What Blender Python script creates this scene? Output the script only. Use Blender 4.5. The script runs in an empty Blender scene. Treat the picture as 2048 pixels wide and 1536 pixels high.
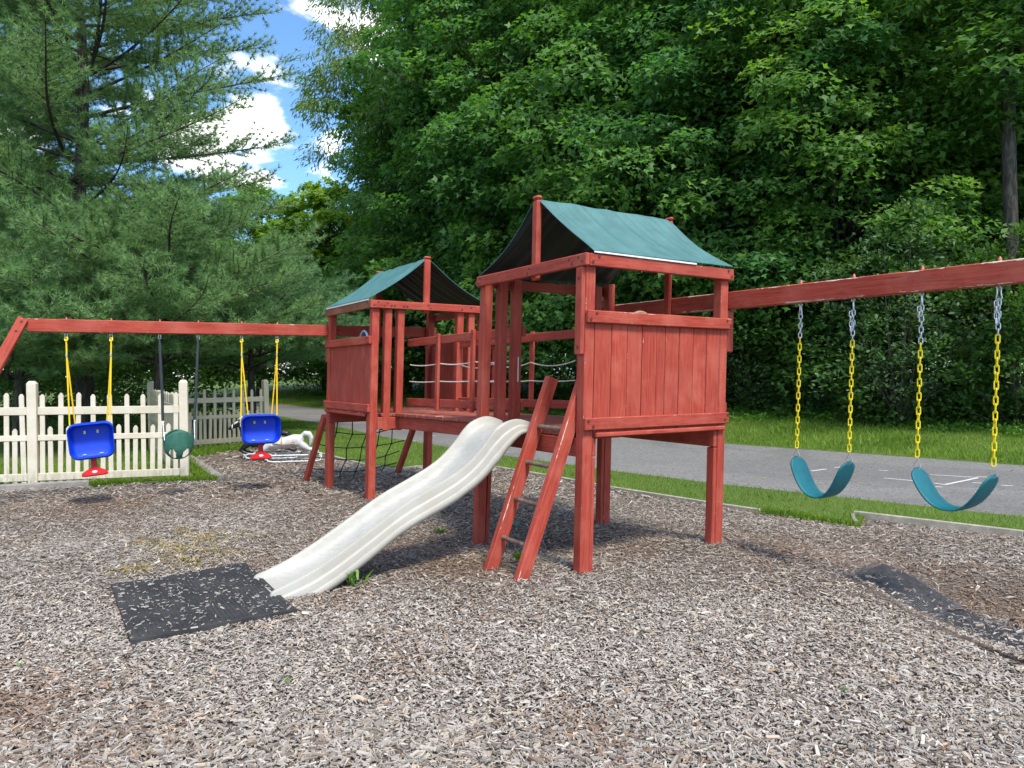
import bpy, math, random
import numpy as np
from mathutils import Vector, Matrix
sc = bpy.context.scene
col = sc.collection
rng = np.random.default_rng(7)
random.seed(7)
R = math.radians

# ------------------------------------------------------------------ camera, world, sun, exposure
CAM_H, FPX, HORIZON = 1.5, 1450.0, 750.0            # eye height, focal length and horizon in 2048 px units
PITCH = math.atan((768 - HORIZON) / FPX)
cam = bpy.data.cameras.new('camera'); cam_o = bpy.data.objects.new('camera', cam); col.objects.link(cam_o)
cam.sensor_width = 36; cam.lens = FPX / 2048 * 36; cam.clip_end = 2000; cam.clip_start = 0.05
cam_o.location = (0, 0, CAM_H); cam_o.rotation_euler = (R(90) - PITCH, 0, 0)
sc.camera = cam_o
SUN_EL = R(55); SUN_AZ = math.atan2(0.50, -0.86)    # azimuth clockwise from +Y: behind the camera, to the right
sun_dir = Vector((math.sin(SUN_AZ) * math.cos(SUN_EL), math.cos(SUN_AZ) * math.cos(SUN_EL), math.sin(SUN_EL)))
sl = bpy.data.lights.new('sun', 'SUN'); sl.energy = 2.7; sl.angle = R(12); sl.color = (1, .93, .82)
so = bpy.data.objects.new('sun', sl); col.objects.link(so)
so.rotation_euler = (-sun_dir).to_track_quat('-Z', 'Y').to_euler()
sc.view_settings.view_transform = 'Standard'; sc.view_settings.look = 'None'
sc.view_settings.gamma = 1; sc.view_settings.use_curve_mapping = False
sc.view_settings.exposure = 0.98
world = bpy.data.worlds.new('World'); sc.world = world; world.use_nodes = True

class NT:
    """short-hand for building node trees"""
    def __init__(s, tree):
        s.t = tree; s.n = tree.nodes; s.l = tree.links; s.n.clear()
    def add(s, typ, _out=None, **kw):
        n = s.n.new(typ)
        for k, v in kw.items():
            if k.startswith('i_'):
                key = k[2:]; key = int(key) if key.isdigit() else key
                s.set(n.inputs[key], v)
            else:
                setattr(n, k, v)
        return n.outputs[_out] if _out is not None else n
    def set(s, sock, v):
        if isinstance(v, bpy.types.NodeSocket): s.l.new(v, sock)
        elif isinstance(v, bpy.types.Node): s.l.new(v.outputs[0], sock)
        else: sock.default_value = v
    def math(s, op, a, b=0.0, c=0.0, clamp=False):
        n = s.n.new('ShaderNodeMath'); n.operation = op; n.use_clamp = clamp
        s.set(n.inputs[0], a); s.set(n.inputs[1], b); s.set(n.inputs[2], c); return n.outputs[0]
    def vmath(s, op, a, b=(0, 0, 0)):
        n = s.n.new('ShaderNodeVectorMath'); n.operation = op
        s.set(n.inputs[0], a)
        if op == 'SCALE': s.set(n.inputs['Scale'], b)
        else: s.set(n.inputs[1], b)
        return n.outputs[0]
    def mix(s, f, a, b, blend='MIX'):
        n = s.n.new('ShaderNodeMix'); n.data_type = 'RGBA'; n.blend_type = blend
        s.set(n.inputs[0], f); s.set(n.inputs[6], a); s.set(n.inputs[7], b); return n.outputs[2]
    def ramp(s, f, stops, interp='LINEAR'):
        n = s.n.new('ShaderNodeValToRGB'); cr = n.color_ramp; cr.interpolation = interp
        while len(cr.elements) < len(stops): cr.elements.new(.5)
        for e, (p, c) in zip(cr.elements, stops):
            e.position = p; e.color = (*c, 1) if len(c) == 3 else c
        s.set(n.inputs[0], f); return n.outputs[0]
    def noise(s, vec, scale, detail=3, rough=.55, dist=0.0, out=0):
        n = s.n.new('ShaderNodeTexNoise'); s.set(n.inputs['Vector'], vec); n.inputs['Scale'].default_value = scale
        n.inputs['Detail'].default_value = detail; n.inputs['Roughness'].default_value = rough; n.inputs['Distortion'].default_value = dist
        return n.outputs[out]
    def maprange(s, v, a, b, c=0., d=1., smooth=True):
        n = s.n.new('ShaderNodeMapRange'); n.interpolation_type = 'SMOOTHSTEP' if smooth else 'LINEAR'
        s.set(n.inputs[0], v)
        for i, q in enumerate((a, b, c, d)): n.inputs[1 + i].default_value = q
        return n.outputs[0]

w = NT(world.node_tree)
sky = w.add('ShaderNodeTexSky', sky_type='NISHITA', sun_disc=False, sun_elevation=SUN_EL, sun_rotation=SUN_AZ,
            altitude=100, air_density=1.0, dust_density=.6, ozone_density=2.0)
wd = w.add('ShaderNodeTexCoord', 'Generated')
sep = w.add('ShaderNodeSeparateXYZ', i_0=wd)
zz = w.math('ADD', w.math('MAXIMUM', sep.outputs[2], 0.0), .22)
cp = w.add('ShaderNodeCombineXYZ', i_0=w.math('DIVIDE', sep.outputs[0], zz), i_1=w.math('DIVIDE', sep.outputs[1], zz), i_2=8.3)
cn = w.noise(cp, 2.3, 7, .55, .2)
cm = w.maprange(cn, .515, .60)
cshade = w.noise(cp, 3.2, 4, .5)
skyc = w.mix(1.0, sky.outputs[0], (.62, .82, 1.0, 1), 'MULTIPLY')
cloudc = w.mix(cshade, (7.4, 7.4, 7.4, 1), (10.2, 10.0, 9.6, 1))
skymix = w.mix(w.math('MULTIPLY', cm, .95), skyc, cloudc)
bg = w.add('ShaderNodeBackground', i_0=skymix, i_1=.15)
w.l.new(bg.outputs[0], w.add('ShaderNodeOutputWorld').inputs[0])

# ------------------------------------------------------------------ helpers: objects
WM = {}                                              # world matrix of every object (parents carry no scale)
def link(o, parent=None, mw=None):
    col.objects.link(o)
    mw = mw or Matrix.Identity(4)
    WM[o.name] = mw
    if parent is not None:
        o.parent = parent
        o.matrix_basis = WM[parent.name].inverted() @ mw
    else:
        o.matrix_basis = mw
    return o
def tag(o, label=None, cat=None, group=None, kind=None):
    if label: o['label'] = label
    if cat: o['category'] = cat
    if group: o['group'] = group
    if kind: o['kind'] = kind
    return o
def empty(name, loc=(0, 0, 0), parent=None):
    o = bpy.data.objects.new(name, None); o.empty_display_size = .1
    return link(o, parent, Matrix.Translation(loc))
def mesh_obj(name, verts, faces, mat, parent=None, mw=None, smooth=False, sharp=None):
    me = bpy.data.meshes.new(name); me.from_pydata([tuple(v) for v in verts], [], faces); me.update()
    if mat: me.materials.append(mat)
    if smooth:
        me.shade_smooth()
        if sharp: me.set_sharp_from_angle(angle=R(sharp))
    return link(bpy.data.objects.new(name, me), parent, mw)
def np_mesh(name, verts, nper, mat, attrs=None, smooth=False):
    """verts (N*nper,3): N faces of nper corners each, attrs: face attributes name -> (N,) or (N,3)"""
    verts = np.ascontiguousarray(verts, dtype=np.float32).reshape(-1, 3); nv = len(verts); nf = nv // nper
    me = bpy.data.meshes.new(name)
    me.vertices.add(nv); me.loops.add(nv); me.polygons.add(nf)
    me.vertices.foreach_set('co', verts.ravel())
    me.loops.foreach_set('vertex_index', np.arange(nv, dtype=np.int32))
    me.polygons.foreach_set('loop_start', np.arange(0, nv, nper, dtype=np.int32))
    me.update(calc_edges=True)
    for k, a in (attrs or {}).items():
        a = np.ascontiguousarray(a, dtype=np.float32)
        if a.ndim == 1:
            me.attributes.new(k, 'FLOAT', 'FACE').data.foreach_set('value', a)
        else:
            c = np.ones((nf, 4), np.float32); c[:, :3] = a
            me.attributes.new(k, 'FLOAT_COLOR', 'FACE').data.foreach_set('color', c.ravel())
    if mat: me.materials.append(mat)
    return me
_cb = {}
def chamfer_box(L, T, W, ch):
    key = (round(L, 3), round(T, 4), round(W, 4), ch)
    if key in _cb: return _cb[key]
    h = (L / 2, T / 2, W / 2); vs = []; idx = {}
    for sx in (-1, 1):
        for sy in (-1, 1):
            for sz in (-1, 1):
                for ax in range(3):
                    p = [sx * (h[0] - ch), sy * (h[1] - ch), sz * (h[2] - ch)]
                    p[ax] = (sx, sy, sz)[ax] * h[ax]
                    idx[(sx, sy, sz, ax)] = len(vs); vs.append(p)
    fs = []
    for ax in range(3):
        o1, o2 = [a for a in range(3) if a != ax]
        for s in (-1, 1):
            q = []
            for a, b in ((-1, -1), (1, -1), (1, 1), (-1, 1)):
                sg = [0, 0, 0]; sg[ax] = s; sg[o1] = a; sg[o2] = b; q.append(idx[(*sg, ax)])
            fs.append(q)
    for ax in range(3):
        o1, o2 = [a for a in range(3) if a != ax]
        for a in (-1, 1):
            for b in (-1, 1):
                q = []
                for s, f in ((-1, o1), (-1, o2), (1, o2), (1, o1)):
                    sg = [0, 0, 0]; sg[ax] = s; sg[o1] = a; sg[o2] = b; q.append(idx[(*sg, f)])
                fs.append(q)
    for sx in (-1, 1):
        for sy in (-1, 1):
            for sz in (-1, 1): fs.append([idx[(sx, sy, sz, k)] for k in range(3)])
    me = bpy.data.meshes.new('board'); me.from_pydata(vs, [], fs); 
    import bmesh
    bm = bmesh.new(); bm.from_mesh(me); bmesh.ops.recalc_face_normals(bm, faces=bm.faces); bm.to_mesh(me); bm.free()
    _cb[key] = me
    return me
def board(name, parent, P0, P1, width, thick, side, mat, ch=.005):
    """straight timber between world points P0, P1; local X along it, local Z along 'side' (its width)"""
    P0, P1, side = Vector(P0), Vector(P1), Vector(side)
    X = (P1 - P0); L = X.length; X.normalize()
    Z = (side - X * side.dot(X)).normalized(); Y = Z.cross(X)
    me = chamfer_box(L, thick, width, min(ch, thick * .3))
    key = (me.name, mat.name)
    if key not in _cb:
        m2 = me.copy(); m2.name = name; m2.materials.clear(); m2.materials.append(mat); _cb[key] = m2
    mw = Matrix.Translation((P0 + P1) / 2) @ Matrix((X, Y, Z)).transposed().to_4x4()
    return link(bpy.data.objects.new(name, _cb[key]), parent, mw)
def tube_geo(path, radii, seg=8, cap=True):
    path = [Vector(p) for p in path]; n = len(path)
    if not hasattr(radii, '__len__'): radii = [radii] * n
    vs, fs = [], []
    t0 = (path[1] - path[0]).normalized()
    ref = Vector((0, 0, 1)) if abs(t0.z) < .9 else Vector((1, 0, 0))
    a = t0.cross(ref).normalized()
    for i, p in enumerate(path):
        t = (path[min(i + 1, n - 1)] - path[max(i - 1, 0)]).normalized()
        a = (a - t * a.dot(t)).normalized(); b = t.cross(a)
        for k in range(seg):
            th = 2 * math.pi * k / seg
            vs.append(p + (a * math.cos(th) + b * math.sin(th)) * radii[i])
    for i in range(n - 1):
        for k in range(seg):
            k2 = (k + 1) % seg
            fs.append((i * seg + k, i * seg + k2, (i + 1) * seg + k2, (i + 1) * seg + k))
    if cap: fs.append(tuple(range(seg - 1, -1, -1))); fs.append(tuple((n - 1) * seg + k for k in range(seg)))
    return vs, fs
def merge(geos):
    V, F = [], []
    for vs, fs in geos:
        o = len(V); V += list(vs); F += [tuple(i + o for i in f) for f in fs]
    return V, F
def tube(name, path, r, mat, parent=None, seg=8, **k):
    vs, fs = tube_geo(path, r, seg); return mesh_obj(name, vs, fs, mat, parent, smooth=True, sharp=50, **k)
def box_geo(c, d, M=None):
    vs = []
    for sx in (-.5, .5):
        for sy in (-.5, .5):
            for sz in (-.5, .5):
                p = Vector((sx * d[0], sy * d[1], sz * d[2])); p = M @ p if M else p
                vs.append(p + Vector(c))
    return vs, [(0, 1, 3, 2), (4, 6, 7, 5), (0, 4, 5, 1), (2, 3, 7, 6), (0, 2, 6, 4), (1, 5, 7, 3)]
def solidify(o, t, off=-1):
    m = o.modifiers.new('thickness', 'SOLIDIFY'); m.thickness = t; m.offset = off; return o
def px_ray(x, y):
    c, s = math.cos(PITCH), math.sin(PITCH); a, b = (x - 1024) / FPX, (768 - y) / FPX
    return Vector((a, c + b * s, -s + b * c))
def px_ground(x, y, z=0.0):
    r = px_ray(x, y); t = (z - CAM_H) / r.z; return Vector((0, 0, CAM_H)) + r * t
def px_depth(x, y, Y):
    r = px_ray(x, y); return Vector((0, 0, CAM_H)) + r * (Y / r.y)

# ------------------------------------------------------------------ materials
def new_mat(name):
    m = bpy.data.materials.new(name); m.use_nodes = True
    return m, NT(m.node_tree)
def finish(t, shader):
    t.l.new(shader, t.add('ShaderNodeOutputMaterial').inputs[0])
def principled(t, color, rough=.6, normal=None, **kw):
    p = t.add('ShaderNodeBsdfPrincipled')
    t.set(p.inputs['Base Color'], color); t.set(p.inputs['Roughness'], rough)
    if normal is not None: t.set(p.inputs['Normal'], normal)
    for k, v in kw.items(): t.set(p.inputs[k.replace('_', ' ')], v)
    return p.outputs[0]
def bump(t, h, strength=.3, dist=.01):
    return t.add('ShaderNodeBump', 0, i_Height=h, i_Strength=strength, i_Distance=dist)
def red_wood(name, wear=.0, base=(.40, .067, .042), dark=(.28, .040, .027)):
    m, t = new_mat(name)
    co = t.add('ShaderNodeTexCoord'); oi = t.add('ShaderNodeObjectInfo')
    off = t.vmath('SCALE', t.add('ShaderNodeCombineXYZ', i_0=oi.outputs['Random'], i_1=oi.outputs['Random'], i_2=oi.outputs['Random']), 37.0)
    v = t.vmath('ADD', co.outputs['Object'], off)
    vg = t.vmath('MULTIPLY', v, (1.1, 20, 20))
    grain = t.noise(vg, 2.2, 5, .6, 1.4)
    fine = t.noise(t.vmath('MULTIPLY', v, (6, 150, 150)), 1.0, 3, .6)
    blot = t.noise(v, 3.5, 4, .6)
    c = t.mix(t.maprange(grain, .36, .62), (*dark, 1), (*base, 1))
    c = t.mix(t.math('MULTIPLY', t.maprange(blot, .42, .70), .55), c, (base[0] * 1.18, base[1] * 1.9, base[2] * 2.1, 1))
    big0 = t.noise(v, 1.1, 4, .6); c = t.mix(t.math('MULTIPLY', t.maprange(big0, .5, .72), .35), c, (base[0] * .72, base[1] * .95, base[2] * 1.0, 1))
    c = t.mix(t.math('MULTIPLY', t.maprange(oi.outputs['Random'], 0, 1, 0, 1, False), .22), c, (base[0] * .62, base[1] * .72, base[2] * .8, 1))
    c = t.mix(t.math('MULTIPLY', t.maprange(fine, .55, .8), .25), c, (.14, .03, .025, 1))
    # drying checks: thin dark lines along the grain
    chk = t.noise(t.vmath('MULTIPLY', v, (.55, 16, 16)), 3.0, 2, .5, .6)
    line = t.maprange(t.math('ABSOLUTE', t.math('SUBTRACT', chk, .5)), .004, .0, 0, 1)
    c = t.mix(t.math('MULTIPLY', line, .55), c, (.06, .014, .012, 1))
    # paint worn off: specks everywhere, more along the edges
    g = t.add('ShaderNodeSeparateXYZ', i_0=co.outputs['Generated'])
    ez = t.math('ABSOLUTE', t.math('SUBTRACT', g.outputs[2], .5)); ey = t.math('ABSOLUTE', t.math('SUBTRACT', g.outputs[1], .5))
    edge = t.maprange(t.math('MINIMUM', ez, ey), .36, .5)
    chip = t.noise(t.vmath('MULTIPLY', v, (9, 42, 42)), 1.6, 7, .72, .3)
    big = t.noise(v, 2.6, 3, .5)
    thr = t.math('SUBTRACT', .79 - wear * .055, t.math('MULTIPLY', t.math('MULTIPLY', edge, t.maprange(big, .34, .60)), .21 + wear * .13))
    worn = t.math('MULTIPLY', t.math('SUBTRACT', chip, thr), 26, clamp=True)
    c = t.mix(worn, c, t.mix(fine, (.50, .40, .31, 1), (.72, .60, .49, 1)))
    h = t.math('ADD', t.math('MULTIPLY', grain, .7), t.math('SUBTRACT', t.math('MULTIPLY', fine, .35), t.math('ADD', t.math('MULTIPLY', worn, .5), line)))
    finish(t, principled(t, c, t.maprange(blot, .3, .7, .55, .75), bump(t, h, .5, .004), Specular_IOR_Level=.15))
    return m
wood = red_wood('red_wood'); wood_worn = red_wood('red_wood_worn', wear=1.0)
wood_bare = red_wood('red_wood_peeling', wear=1.45)
wood_mid = red_wood('red_wood_chipped', wear=.45)
wood_deck = red_wood('red_deck_boards', wear=.9, base=(.31, .085, .06), dark=(.20, .048, .036))
wood_moss = red_wood('red_wood_mossy', wear=.3, base=(.30, .085, .05), dark=(.17, .07, .03))
def simple(name, c, rough=.5, var=.12, scale=8., bumps=0., metal=0., spec=.5, coat=0.):
    m, t = new_mat(name); co = t.add('ShaderNodeTexCoord', 'Object')
    n = t.noise(co, scale, 5, .62); n2 = t.noise(co, scale * 7, 3, .6)
    f = t.math('ADD', t.math('MULTIPLY', n, .7), t.math('MULTIPLY', n2, .3))
    cc = t.mix(t.maprange(f, .3, .7), (*[x * (1 - var) for x in c], 1), (*[min(1, x * (1 + var)) for x in c], 1))
    nm = bump(t, n2, bumps, .003) if bumps else None
    finish(t, principled(t, cc, t.maprange(n, .2, .8, rough - .08, rough + .1), nm, Metallic=metal, Specular_IOR_Level=spec, Coat_Weight=coat)); return m
blue_plastic = simple('blue_plastic', (.004, .05, .52), .5, .10, 8, 0, 0, .3)
red_plastic = simple('red_plastic', (.52, .008, .012), .45, .10, 8, 0, 0, .3)
yellow_rope = simple('yellow_rope', (.86, .56, .01), .55, .10, 60, .2)
yellow_chain = simple('yellow_chain_sleeve', (.83, .66, .006), .4, .08)
teal_rubber = simple('teal_rubber', (.008, .125, .150), .5, .2, 6, .1, 0, .3)
green_plastic = simple('green_plastic', (.035, .13, .092), .6, .25, 14, .1, 0, .3)
zinc = simple('zinc_metal', (.55, .58, .62), .32, .15, 40, 0, .9)
grey_tube = simple('grey_paint_tube', (.55, .56, .56), .45, .2, 20)
dark_sleeve = simple('dark_sleeve', (.022, .03, .034), .6, .25, 20, .2)
black_paint = simple('black_paint', (.012, .012, .014), .4, .3, 12)
white_plastic = simple('white_plastic', (.70, .70, .68), .4, .12, 12)
pale_yellow = simple('pale_yellow_plastic', (.70, .62, .16), .45)
light_blue = simple('light_blue_plastic', (.22, .42, .60), .4)
cream_rope = simple('cream_rope', (.62, .56, .46), .8, .15, 80, .3)
dark_rope = simple('dark_rope', (.018, .022, .02), .8, .3, 80, .3)
rung_metal = simple('rusty_rung', (.17, .12, .09), .55, .5, 16, .3, .2)
bolt_mat = simple('bolt_head', (.10, .022, .018), .5, .3, 60)
pink_nub = simple('painted_bolt_end', (.55, .13, .11), .5, .2, 60)
def fence_material(name, c):
    m, t = new_mat(name); oi = t.add('ShaderNodeObjectInfo'); geo = t.add('ShaderNodeNewGeometry')
    n = t.noise(geo.outputs['Position'], 4, 5, .65); f = t.noise(t.vmath('MULTIPLY', geo.outputs['Position'], (30, 30, 5)), 1, 4, .6)
    z = t.add('ShaderNodeSeparateXYZ', i_0=geo.outputs['Position']).outputs[2]
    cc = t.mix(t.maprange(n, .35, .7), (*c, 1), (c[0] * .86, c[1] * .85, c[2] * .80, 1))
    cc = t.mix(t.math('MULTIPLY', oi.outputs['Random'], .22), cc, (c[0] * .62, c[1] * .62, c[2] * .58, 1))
    dirt = t.math('MULTIPLY', t.maprange(t.math('ADD', z, t.math('MULTIPLY', n, .5)), .58, .24, 0, 1), t.maprange(f, .35, .65))
    cc = t.mix(t.math('MULTIPLY', dirt, .6), cc, (.17, .15, .085, 1))
    cc = t.mix(t.math('MULTIPLY', t.maprange(f, .62, .75), .4), cc, (.26, .24, .19, 1))
    finish(t, principled(t, cc, .65, bump(t, f, .2, .003), Specular_IOR_Level=.25)); return m
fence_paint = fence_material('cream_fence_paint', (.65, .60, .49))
fence_grey = fence_material('shaded_fence_paint', (.44, .39, .285))  # darker copy of the cream paint, pine shade put into the colour
timber_grey = simple('weathered_timber', (.235, .215, .195), .85, .28, 9, .5)
timber_pale = simple('pale_edging_timber', (.33, .30, .24), .85, .28, 9, .5)
leaf_yellow = simple('dry_leaf', (.34, .13, .05), .7, .4)
horse_white = simple('white_horse_paint', (.46, .46, .44), .5, .2, 9)
old_wheel = simple('faded_tan_plastic', (.26, .19, .12), .6)
tan_strap = simple('tan_strap', (.42, .22, .12), .6)

def slide_material():
    m, t = new_mat('cream_slide_plastic'); co = t.add('ShaderNodeTexCoord', 'Object')
    a = t.noise(co, 3.2, 6, .65); b = t.noise(t.vmath('MULTIPLY', co, (1, 4, 4)), 9, 5, .7)
    at = t.add('ShaderNodeAttribute', attribute_name='bed').outputs['Fac']
    c = t.mix(t.maprange(a, .35, .7), (.355, .335, .285, 1), (.40, .385, .34, 1))
    c = t.mix(t.math('MULTIPLY', t.maprange(b, .44, .66), t.math('MULTIPLY', at, .75)), c, (.27, .255, .225, 1))
    c = t.mix(t.math('MULTIPLY', at, .35), c, (.41, .415, .40, 1))
    st = t.noise(t.vmath('MULTIPLY', co, (2.5, 2.5, 9)), 2.2, 6, .7); c = t.mix(t.math('MULTIPLY', t.maprange(st, .56, .74), .35), c, (.25, .22, .16, 1))
    finish(t, principled(t, c, t.maprange(b, .3, .7, .38, .6), bump(t, b, .06, .002), Specular_IOR_Level=.45, Subsurface_Weight=.0)); return m
slide_mat = slide_material()
def tarp_material():
    m, t = new_mat('teal_tarp'); co = t.add('ShaderNodeTexCoord', 'Object'); geo = t.add('ShaderNodeNewGeometry')
    n = t.noise(co, 5, 5, .6); f = t.noise(co, 160, 2, .5)
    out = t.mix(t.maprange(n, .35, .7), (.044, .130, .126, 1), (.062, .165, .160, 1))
    inn = t.mix(n, (.006, .020, .021, 1), (.010, .028, .028, 1))  # dark backing, painted near-black to include the shade under the canopy
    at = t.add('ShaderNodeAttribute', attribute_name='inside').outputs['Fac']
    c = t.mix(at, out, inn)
    finish(t, principled(t, c, .55, bump(t, t.math('ADD', f, n), .12, .003), Specular_IOR_Level=.4)); return m
tarp_mat = tarp_material()
def rubber_mat_material():
    m, t = new_mat('black_rubber_mat'); co = t.add('ShaderNodeTexCoord', 'Object')
    n = t.noise(co, 5, 5, .65); f = t.noise(co, 90, 3, .6)
    c = t.mix(t.maprange(n, .35, .7), (.018, .018, .018, 1), (.040, .039, .038, 1))
    c = t.mix(t.math('MULTIPLY', t.maprange(f, .6, .75), .5), c, (.12, .105, .09, 1))
    finish(t, principled(t, c, .7, bump(t, f, .3, .003))); return m
mat_rubber = rubber_mat_material()
dusty_rubber = simple('dusty_rubber', (.085, .084, .083), .8, .35, 14, .3, 0, .2)
def mulch_material():
    m, t = new_mat('mulch_soil'); co = t.add('ShaderNodeTexCoord', 'Object')
    n = t.noise(co, 1.2, 5, .6); f = t.noise(t.vmath('MULTIPLY', co, (1, 1.7, 1)), 42, 4, .7, .6); g = t.noise(co, 130, 3, .6)
    c = t.mix(t.maprange(f, .38, .66), (.075, .058, .047, 1), (.27, .225, .19, 1))
    c = t.mix(t.math('MULTIPLY', t.maprange(n, .5, .72), .5), c, (.10, .060, .036, 1))
    finish(t, principled(t, c, .95, bump(t, t.math('ADD', f, t.math('MULTIPLY', g, .4)), .9, .02), Specular_IOR_Level=.1)); return m
mulch_mat = mulch_material()
def attr_material(name, attr, rough=.9, spec=.2):
    m, t = new_mat(name); at = t.add('ShaderNodeAttribute', attribute_name=attr).outputs['Color']
    co = t.add('ShaderNodeTexCoord', 'Object'); f = t.noise(t.vmath('MULTIPLY', co, (1, 1, 1)), 260, 3, .6)
    c = t.mix(t.maprange(f, .3, .7, .15, 0), at, (.05, .04, .03, 1))
    finish(t, principled(t, c, rough, Specular_IOR_Level=spec)); return m
chip_mat = attr_material('wood_chips', 'col')
def asphalt_material():
    m, t = new_mat('asphalt'); co = t.add('ShaderNodeTexCoord', 'Object')
    f = t.noise(co, 30, 5, .8); n = t.noise(t.vmath('MULTIPLY', co, (1, 1, 1)), .7, 5, .6); s = t.noise(co, 9, 5, .7)
    c = t.mix(t.maprange(f, .32, .68), (.10, .098, .094, 1), (.262, .254, .24, 1))
    c = t.mix(t.math('MULTIPLY', t.maprange(n, .42, .68), .4), c, (.14, .137, .132, 1))
    c = t.mix(t.math('MULTIPLY', t.maprange(s, .58, .72), .25), c, (.21, .205, .195, 1))
    pt = t.noise(co, .28, 3, .5, .8); c = t.mix(t.math('MULTIPLY', t.maprange(pt, .52, .56), .28), c, (.09, .09, .092, 1))
    crk = t.noise(co, 1.1, 6, .6, 1.5)
    c = t.mix(t.math('MULTIPLY', t.maprange(t.math('ABSOLUTE', t.math('SUBTRACT', crk, .5)), .006, 0., 0, 1), .6), c, (.03, .03, .03, 1))
    finish(t, principled(t, c, .85, bump(t, f, .5, .006), Specular_IOR_Level=.25)); return m
asphalt = asphalt_material()
def paint_material():
    m, t = new_mat('road_paint'); co = t.add('ShaderNodeTexCoord', 'Object'); f = t.noise(co, 55, 4, .7)
    c = t.mix(t.maprange(f, .36, .54), (.22, .22, .21, 1), (.70, .70, .67, 1))
    finish(t, principled(t, c, .8)); return m
road_paint = paint_material()
def lawn_material():
    m, t = new_mat('lawn'); co = t.add('ShaderNodeTexCoord', 'Object')
    n = t.noise(co, .9, 5, .6); f = t.noise(co, 38, 4, .7)
    c = t.mix(t.maprange(f, .3, .7), (.05, .085, .016, 1), (.12, .19, .035, 1))
    c = t.mix(t.math('MULTIPLY', t.maprange(n, .45, .7), .4), c, (.12, .15, .04, 1))
    finish(t, principled(t, c, .9, bump(t, f, .8, .03), Specular_IOR_Level=.2)); return m
lawn_mat = lawn_material()
def leaf_material(name, stops, trans=.32, rough=.5, spec=.35, tcol=None, vary=.5):
    """leaves: colour from a per-leaf random value, part of the light passes through"""
    m, t = new_mat(name); r = t.add('ShaderNodeAttribute', attribute_name='rnd').outputs['Fac']
    oi = t.add('ShaderNodeObjectInfo').outputs['Random']
    c = t.ramp(r, stops)
    c = t.mix(oi, t.mix(1.0, c, (.80, .95, 1.1, 1), 'MULTIPLY'), t.mix(1.0, c, (1.22, 1.12, .85, 1), 'MULTIPLY'))
    p = principled(t, c, rough, Specular_IOR_Level=spec)
    tr = t.add('ShaderNodeBsdfTranslucent', 0, i_0=t.mix(1.0, c, tcol or (1.5, 1.6, .6, 1), 'MULTIPLY'))
    mx = t.add('ShaderNodeMixShader', 0, i_0=trans, i_1=p, i_2=tr)
    finish(t, mx); return m
maple_leaf = leaf_material('maple_leaves', [(0, (.044, .110, .031)), (.45, (.082, .188, .047)), (.8, (.135, .265, .062)), (1, (.20, .33, .07))], .46)
bright_leaf = leaf_material('bright_leaves', [(0, (.08, .15, .015)), (.5, (.14, .25, .02)), (1, (.24, .36, .03))], .4)
willow_leaf = leaf_material('narrow_leaves', [(0, (.06, .11, .03)), (.5, (.11, .18, .05)), (1, (.20, .27, .09))], .42)
under_leaf = leaf_material('undergrowth_leaves', [(0, (.030, .075, .018)), (.5, (.055, .125, .026)), (.9, (.09, .18, .04)), (1, (.18, .25, .08))], .4)
shrub_leaf = leaf_material('silvery_shrub_leaves', [(0, (.05, .10, .035)), (.6, (.10, .17, .06)), (1, (.20, .26, .12))])
pine_needle = leaf_material('pine_needles', [(0, (.10, .175, .07)), (.5, (.185, .30, .12)), (1, (.29, .42, .15))], .36, .5, .3, (1.25, 1.35, .8, 1))
grass_blade = leaf_material('grass_blades', [(0, (.075, .14, .018)), (.5, (.145, .250, .030)), (1, (.25, .35, .07))], .42)
weed_leaf = leaf_material('weed_leaves', [(0, (.06, .16, .02)), (1, (.16, .32, .05))], .35)
moss_leaf = leaf_material('moss_sprigs', [(0, (.16, .13, .02)), (.5, (.30, .26, .02)), (1, (.40, .24, .05))], .2)
def bark_material(name, a, b):
    m, t = new_mat(name); co = t.add('ShaderNodeTexCoord', 'Object')
    f = t.noise(t.vmath('MULTIPLY', co, (1, 1, .25)), 16, 5, .65, .6)
    c = t.mix(t.maprange(f, .35, .68), (*a, 1), (*b, 1))
    finish(t, principled(t, c, .9, bump(t, f, .7, .03), Specular_IOR_Level=.15)); return m
bark = bark_material('grey_bark', (.035, .032, .027), (.105, .095, .08))
pine_bark = bark_material('pine_bark', (.035, .03, .026), (.10, .085, .075))

# ------------------------------------------------------------------ structure frames (towers are slightly racked)
class Frame:
    def __init__(s, o, yaw, k):
        s.o = Vector(o); s.u = Vector((math.cos(yaw), math.sin(yaw), 0)); s.v = Vector((-math.sin(yaw), math.cos(yaw), 0)); s.k = k
    def __call__(s, u, v, w):
        p = s.o + s.u * u + s.v * v + Vector((0, 0, w)); p.x += s.k * (p.z - 1.5); return p
FA = Frame((.5346, 5.3536, .0065), .5731, .0215)
FB = Frame((-1.6396, 8.432, -.018), .5757, .0269)
UU, VV, WT, WM_, WB = 1.544, 1.554, 2.390, 1.972, 1.176
TH, BH, PW = .038, .092, .089                        # board thickness, rail height, post width

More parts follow.
